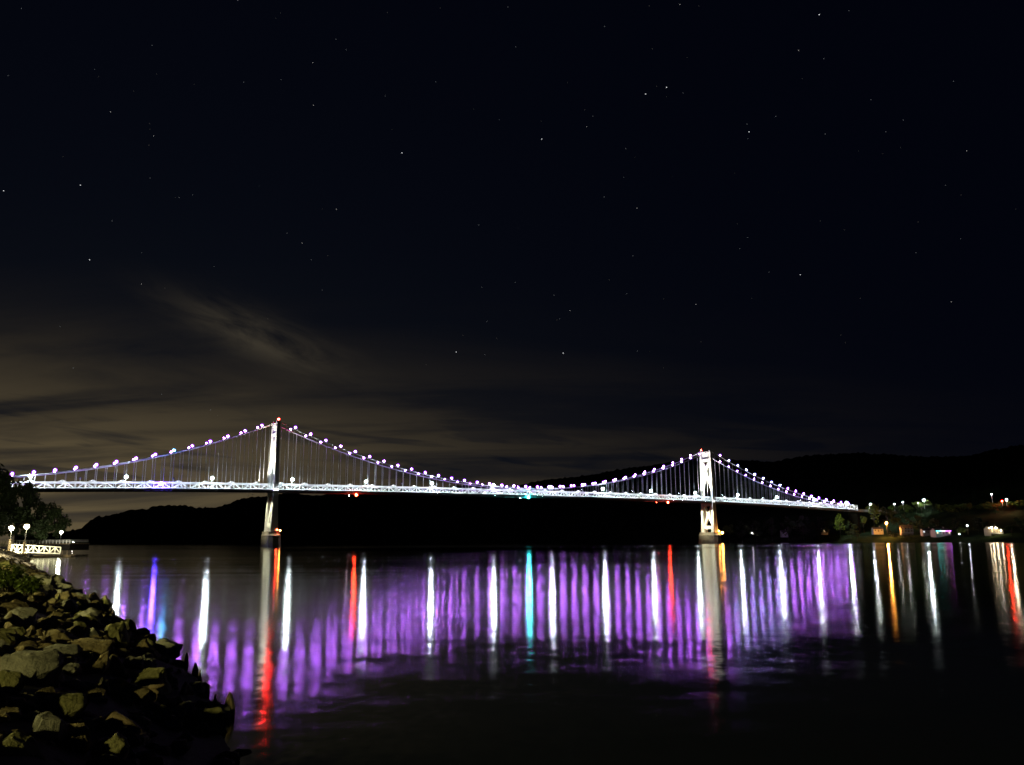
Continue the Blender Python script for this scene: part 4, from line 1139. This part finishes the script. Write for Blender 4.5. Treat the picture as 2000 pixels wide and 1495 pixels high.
# landing platform and wharf
pf0 = at(-40, 1082, 186); pf1 = at(53, 1083, 190); d_ = pf1 - pf0; pl = d_.length
pf = empty('landing_platform', (pf0.x, pf0.y, 0), math.atan2(d_.y, d_.x)); tag(pf, 'glaring white lit platform with a dark timber front at the landing', 'platform')
b = MB(); b.box(0, pl, 0, 14, .2, 1.0); b.build('timber_front', M_wood, pf)
b = MB(); b.box(-.1, pl + .1, -.1, 14, 1.0, 1.15); b.build('paving', M_siding, pf)
w0 = at(24, 1066, 272); w1 = at(136, 1066, 268); d_ = w1 - w0; wl = d_.length
wh = empty('wharf', (w0.x, w0.y, 0), math.atan2(d_.y, d_.x)); tag(wh, 'black wharf on piles with a pale railing, behind the gangway', 'wharf')
b = MB(); b.box(0, wl, 0, 9, 1.1, 3.0); b.build('deck_wall', M_tar, wh)
b = MB(); b.box(-.1, wl + .15, -.15, 9, 3.0, 3.2); b.build('deck_top', M_wood, wh)
bb = MB(); bb.tube([(0, 0, -1), (0, 0, 1.1)], .2, 8); mpile = bb.mesh('pile', M_wood)
for i in range(12): inst('pile', mpile, wh, (wl * (i + .5) / 12, .3, 0))
bb = MB(); bb.box(-.06, .06, -.06, .06, 3.2, 4.25); mpost = bb.mesh('railing_post', M_white)
for i in range(18): inst('railing_post', mpost, wh, (.1 + (wl - .2) * i / 17, .1, 0))
for z in (3.72, 4.22):
    b = MB(); b.bar((0, .1, z), (wl, .1, z), .09, .12); b.build('rail', M_white, wh)
    b = MB(); b.bar((wl, .1, z), (wl, 8.5, z), .09, .12); b.build('rail', M_white, wh)
# little boat lights far beyond the wharf
beacon('boat_light', at(143, 1059, 900), E_small, .5, 'tiny white light low on the water right of the wharf', cat='light')

# ------------------------------------------------------------------ far village
def house(x, ybase, wpx, hpx, Y, wall, label, lit=None, storeys=1, face=0.25, wins=3, porch=False):
    base = at(x, ybase, Y); w = wpx * Y / F_PX; h = hpx * Y / F_PX; dep = max(6, w * .7)
    t = empty('house', base, face)
    hw_ = h * .62
    b = MB(); b.box(-w / 2, w / 2, 0, dep, -3, hw_); b.poly([(-w / 2, 0, hw_), (-w / 2, dep, hw_), (-w / 2, dep / 2, h - .15)], [(0, 1, 2)][::-1]); b.poly([(w / 2, 0, hw_), (w / 2, dep, hw_), (w / 2, dep / 2, h - .15)], [(2, 1, 0)][::-1])
    b.build('wall', wall, t)
    b = MB(); e = .5
    for s in (0, 1):
        y0 = -e if s == 0 else dep + e
        b.hexa([(-w / 2 - e, y0, hw_ - .35), (w / 2 + e, y0, hw_ - .35), (w / 2 + e, dep / 2, h - .2), (-w / 2 - e, dep / 2, h - .2), (-w / 2 - e, y0, hw_ - .15), (w / 2 + e, y0, hw_ - .15), (w / 2 + e, dep / 2, h), (-w / 2 - e, dep / 2, h)])
    rf = b.build('roof', M_roof, t)
    b = MB(); b.box(w * .2, w * .2 + .8, dep * .5 - .4, dep * .5 + .4, h - .8, h + 1.1); b.build('chimney', M_conc, rf)
    for st in range(storeys):
        z0 = .9 + st * hw_ / storeys; wh_ = min(1.5, hw_ / storeys - 1.3)
        for i in range(wins):
            xc = -w / 2 + w * (i + .5) / wins
            if st == 0 and i == wins // 2:
                b = MB(); b.box(xc - .55, xc + .55, -.07, .02, 0, 2.1); b.build('door', M_wood, t); continue
            b = MB(); b.box(xc - .75, xc + .75, -.10, -.02, z0 - .1, z0 + wh_ + .1); f = b.build('window', M_white, t)
            b = MB(); b.box(xc - .62, xc + .62, -.13, -.101, z0, z0 + wh_); b.build('pane', lit if (lit and (i + st) % 2 == 0) else M_glass, f)
    if porch:
        b = MB(); b.box(-w / 2, w / 2, -2.2, -.12, -1, .15); b.box(-w / 2 - .2, w / 2 + .2, -2.4, -.12, 2.6, 2.85)
        for i in range(5): xx = -w / 2 + .2 + (w - .4) * i / 4; b.box(xx - .1, xx + .1, -2.2, -2.0, .15, 2.6)
        b.build('porch', M_white, t)
    tag(t, label, 'house', 'houses on the far shore'); return t
def street_lamp(x, ylamp, ybase, Y, em, r, label, wood=True, arm=True, cat='street lamp', group='lamps of the far village'):
    base = at(x, ybase, Y); h = zat(x, ylamp, Y) - base.z
    t = empty('lamp_post', base)
    b = MB(); b.tube([(.5, 0, -1), (.5, 0, h + .6)], [.22, .15], 7)
    if arm: b.tube([(.5, 0, h + .3), (0, -.9, h + .75)], .06, 5)
    b.build('pole', M_wood if wood else M_steel, t)
    b = MB(); b.ball((-.1, -1.1, h), r, 2); b.cur = 1; b.ball((-.1, -1.1, h), r * 2.6, 3); b.build('bulb', [em, G_orange if em is E_sodium else (G_red if em is E_red else G_white)], t)  # second ball is an added glare halo round the bulb
    b = MB(); b.tube([(-.1, -1.1, h + r * .55), (-.1, -1.1, h + r * 1.2)], [r * 1.1, r * .3], 8); b.build('lamp_shade', M_dark, t)
    tag(t, label, cat, group); return t
house(1716, 1039, 18, 9, ysh(1716) + 46, M_siding, 'small grey house left of the orange street lamp', None, 1, -.1)
house(1772, 1040, 21, 14, ysh(1772) + 44, M_ysiding, 'two storey cream house lit yellow right of the orange street lamp', None, 2, -.25, 4, True)
house(1813, 1042, 19, 10, ysh(1813) + 40, M_siding, 'grey house with a row of windows between the cream house and the coloured one', E_winc, 1, -.1, 5)
cl_h = house(1843, 1044, 29, 12, ysh(1843) + 36, M_siding, 'house strung with cyan and magenta lights', E_winw, 1, .05, 5)
house(1946, 1041, 24, 13, ysh(1946) + 40, M_ysiding, 'brightest floodlit house near the right edge of the shore', E_winw, 1, .25, 4, True)
house(1533, 1045, 12, 9, ysh(1533) + 24, M_siding, 'faint shore house under the bridge among dim trees', None, 1, 0, 2)
house(1612, 1040, 10, 9, ysh(1612) + 38, M_ysiding, 'small warm glowing house front below the bridge end', E_winw, 1, 0, 2)
# coloured light string of that house
cols = [(.05, .9, .9), (.2, 1, .8), (1, .95, .9), (1, .1, .7), (.6, .1, 1)]
for i in range(5):
    x = 1831 + i * 6.0; p_ = at(x, 1037.5, ysh(1843) + 33.0)
    b = MB(); b.box(-1.3, 1.3, -.12, .1, -.12, .0); b.cur = 1; b.box(-1.2, 1.2, -.15, .1, .01, .3)
    o = b.build('light_bar', [M_dark, emat('bar_' + str(i), cols[i], 20)]); o.location = p_
    tag(o, ['leftmost cyan', 'second, teal', 'middle white', 'magenta', 'rightmost violet'][i] + ' light bar under the eaves of the coloured house', 'light bar', 'coloured light bars of one house')
street_lamp(1732, 1022, 1040, ysh(1732) + 30, E_sodium, .70, 'orange street lamp on a wooden pole at the shore')
street_lamp(1890, 1027, 1043, ysh(1890) + 26, E_vill, .45, 'white street lamp on a wooden pole above a lit bush')
street_lamp(1747, 985, 996, ysh(1747) + 134, E_vill, .45, 'left one of two small white lamps by the upper road', False)
street_lamp(1764, 981, 994, ysh(1764) + 134, E_vill, .48, 'right one of two small white lamps by the upper road', False)
street_lamp(1805, 977, 992, ysh(1805) + 130, E_white, .80, 'glaring white lamp over the upper road shrubs', False)
street_lamp(1938, 966, 985, ysh(1938) + 140, E_vill, .42, 'white lamp on a tall post far right on the upper road', False)
street_lamp(1957, 979, 987, ysh(1957) + 128, E_red, .62, 'red glowing lamp on the upper road near the right edge', False)
street_lamp(1966, 976.5, 987, ysh(1966) + 128, E_warm2, .70, 'warm white lamp right beside the red one on the upper road', False)
street_lamp(1793, 983, 990, ysh(1793) + 128, E_vill, .30, 'short white lit post left of the glaring upper road lamp', False, False)
for i, (x, y, r, nm) in enumerate([(1931.5, 1032, .35, 'leftmost small'), (1937, 1031, .55, 'left large'), (1945, 1031.5, .55, 'middle large'), (1955, 1036.5, .5, 'rightmost')]):
    p_ = at(x, y, ysh(1946) + 36.5); b = MB(); b.cur = 0; b.bar((0, 0, 0), (0, 1.2, .3), .12, .12); b.cur = 1; b.ball((0, -.1, 0), r, 2)
    o = b.build('wall_lamp', [M_dark, E_villw]); o.location = p_; tag(o, f'{nm} warm lamp on the front of the brightest house', 'lamp', 'lamps of the brightest house')
beacon('shore_light', at(1469, 1042, ysh(1469) + 12), E_small, .40, 'tiny warm glow among dim trees right of the right tower', cat='light')
beacon('shore_light', at(1822, 1038, ysh(1822) + 34), E_vill, .28, 'small white light between the grey house and the coloured house', cat='light')
beacon('shore_light', at(1874, 1043, ysh(1874) + 18), E_vill, .22, 'low white light at the shore left of the lit bush', cat='light')

floodlight(Bw(610, 8.2, chord_z(610) - TD - 3.2), at(1660, 1018, ysh(1660) + 40), 110000, (.86, 1, .72), math.radians(46), 'unseen floodlight added under the right end of the deck, lighting the shore trees', .8)  # made-up lamp, not aimed at a tower, brightens the shore trees
# ------------------------------------------------------------------ park lamp behind the viewer that lights the stones
pk = empty('park_lamp', (-20, -25, 2.0)); tag(pk, 'tall yellow park lamp on a post behind the viewer', 'street lamp')
b = MB(); b.tube([(0, 0, 0), (0, 0, 8.9)], [.16, .08], 8); b.build('pole', M_dark, pk)
b = MB(); b.ball((0, 0, 9.3), .35, 2); b.build('globe', emat('park_sodium', (1.0, .90, .30), 6200), pk)

pk2 = empty('park_lamp', (-37, 22, 2.2)); tag(pk2, 'tall yellow park lamp on a post beside the bank, outside the picture', 'street lamp')
b = MB(); b.tube([(0, 0, 0), (0, 0, 6.6)], [.14, .08], 8); b.build('pole', M_dark, pk2)
b = MB(); b.ball((0, 0, 7.0), .35, 2); b.build('globe', emat('park_sodium_two', (1.0, .92, .32), 6200), pk2)
# ------------------------------------------------------------------ stars
ST = [(42, 17, 2), (464, 1, 3), (297, 89, 2), (611, 123, 3), (612, 206, 3), (752, 188, 2), (785, 299, 4), (185, 136, 2), (192, 150, 1), (16, 148, 2), (306, 145, 1), (216, 219, 3), (261, 178, 1), (300, 266, 3), (292, 242, 1), (293, 253, 1), (291, 284, 1),
      (157, 362, 4), (7, 373, 4), (123, 306, 1), (293, 348, 2), (350, 386, 2), (342, 386, 1), (376, 381, 2), (507, 363, 2), (175, 508, 4), (219, 432, 2), (277, 494, 2), (276, 555, 3), (418, 521, 2), (561, 456, 2), (590, 475, 3), (608, 508, 2), (629, 408, 1),
      (657, 409, 3), (629, 567, 2), (640, 500, 1), (117, 638, 2), (143, 719, 2), (322, 563, 1), (379, 165, 1), (476, 161, 2), (549, 156, 2), (656, 77, 2), (676, 98, 2), (548, 26, 1), (538, 36, 1), (992, 14, 2), (975, 234, 2), (851, 160, 2), (925, 214, 1), (766, 253, 1),
      (935, 440, 2), (941, 561, 2), (951, 628, 2), (891, 688, 4), (947, 693, 2), (904, 655, 1), (970, 661, 1), (832, 713, 1), (523, 623, 1), (757, 25, 1), (860, 16, 1), (931, 347, 1), (316, 771, 2), (411, 801, 2), (425, 812, 1),
      (1058, 272, 4), (1007, 92, 2), (1181, 52, 2), (1328, 9, 3), (1268, 12, 1), (1365, 12, 1), (1261, 184, 4), (1302, 171, 4), (1334, 182, 2), (1302, 189, 1), (1158, 227, 2), (1146, 248, 3), (1282, 169, 1), (1600, 29, 4), (1658, 21, 2), (1560, 99, 3), (1609, 115, 2), (1567, 154, 1), (1701, 195, 2), (1862, 159, 2),
      (1459, 243, 2), (1463, 258, 4), (1461, 271, 2), (1515, 228, 2), (1612, 262, 2), (1730, 258, 2), (1764, 235, 2), (1888, 295, 3), (1724, 301, 1), (1759, 289, 1), (1677, 295, 1), (1847, 362, 2), (1877, 381, 1), (1222, 291, 2), (1240, 308, 1), (1218, 347, 2), (1180, 385, 2), (1244, 407, 3), (1011, 445, 2), (1006, 552, 2),
      (1082, 577, 2), (1113, 607, 3), (1088, 625, 1), (1093, 623, 2), (1100, 690, 4), (1236, 500, 2), (1224, 574, 2), (1190, 547, 1), (1296, 584, 1), (1359, 595, 3), (1445, 486, 2), (1460, 464, 2), (1440, 438, 1), (1502, 532, 2), (1563, 537, 4), (1602, 432, 1), (1649, 449, 1), (1789, 494, 2), (1793, 434, 1), (1876, 467, 2), (1858, 590, 3), (1680, 583, 1), (1468, 583, 1),
      (1245, 686, 2), (1268, 687, 1), (1369, 668, 1), (1296, 719, 1), (1642, 655, 1), (1651, 670, 1), (1984, 409, 1), (1312, 345, 1), (1435, 339, 1), (1521, 376, 1), (1342, 113, 1), (1274, 96, 1), (1108, 162, 1), (1057, 237, 1), (1142, 215, 1)]
b = MB()
for x, y, k in ST:
    b.cur = k - 1
    d = ray(x, y).normalized(); r = (2.5, 3.0, 4.1, 6.0)[k - 1]; c = EYEV + d * 15000
    ax = (RT * .93 - UP * .37)
    side = d.cross(ax).normalized()
    vs = [c + ax * r * 1.5, c - ax * r * 1.5, c + side * r * .8, c - side * r * .8, c + d * r, c - d * r]
    b.poly(vs, [(0, 2, 4), (2, 1, 4), (1, 3, 4), (3, 0, 4), (2, 0, 5), (1, 2, 5), (3, 1, 5), (0, 3, 5)])
o = b.build('stars', [emat('star_%d' % i, c, s_, 'NONE') for i, (c, s_) in enumerate([((1, .9, .75), .25), ((.9, .95, 1), .5), ((1, .95, .9), .9), ((.95, .97, 1), 1.7)])])
tag(o, 'scattered small stars over the whole night sky', kind='stuff')
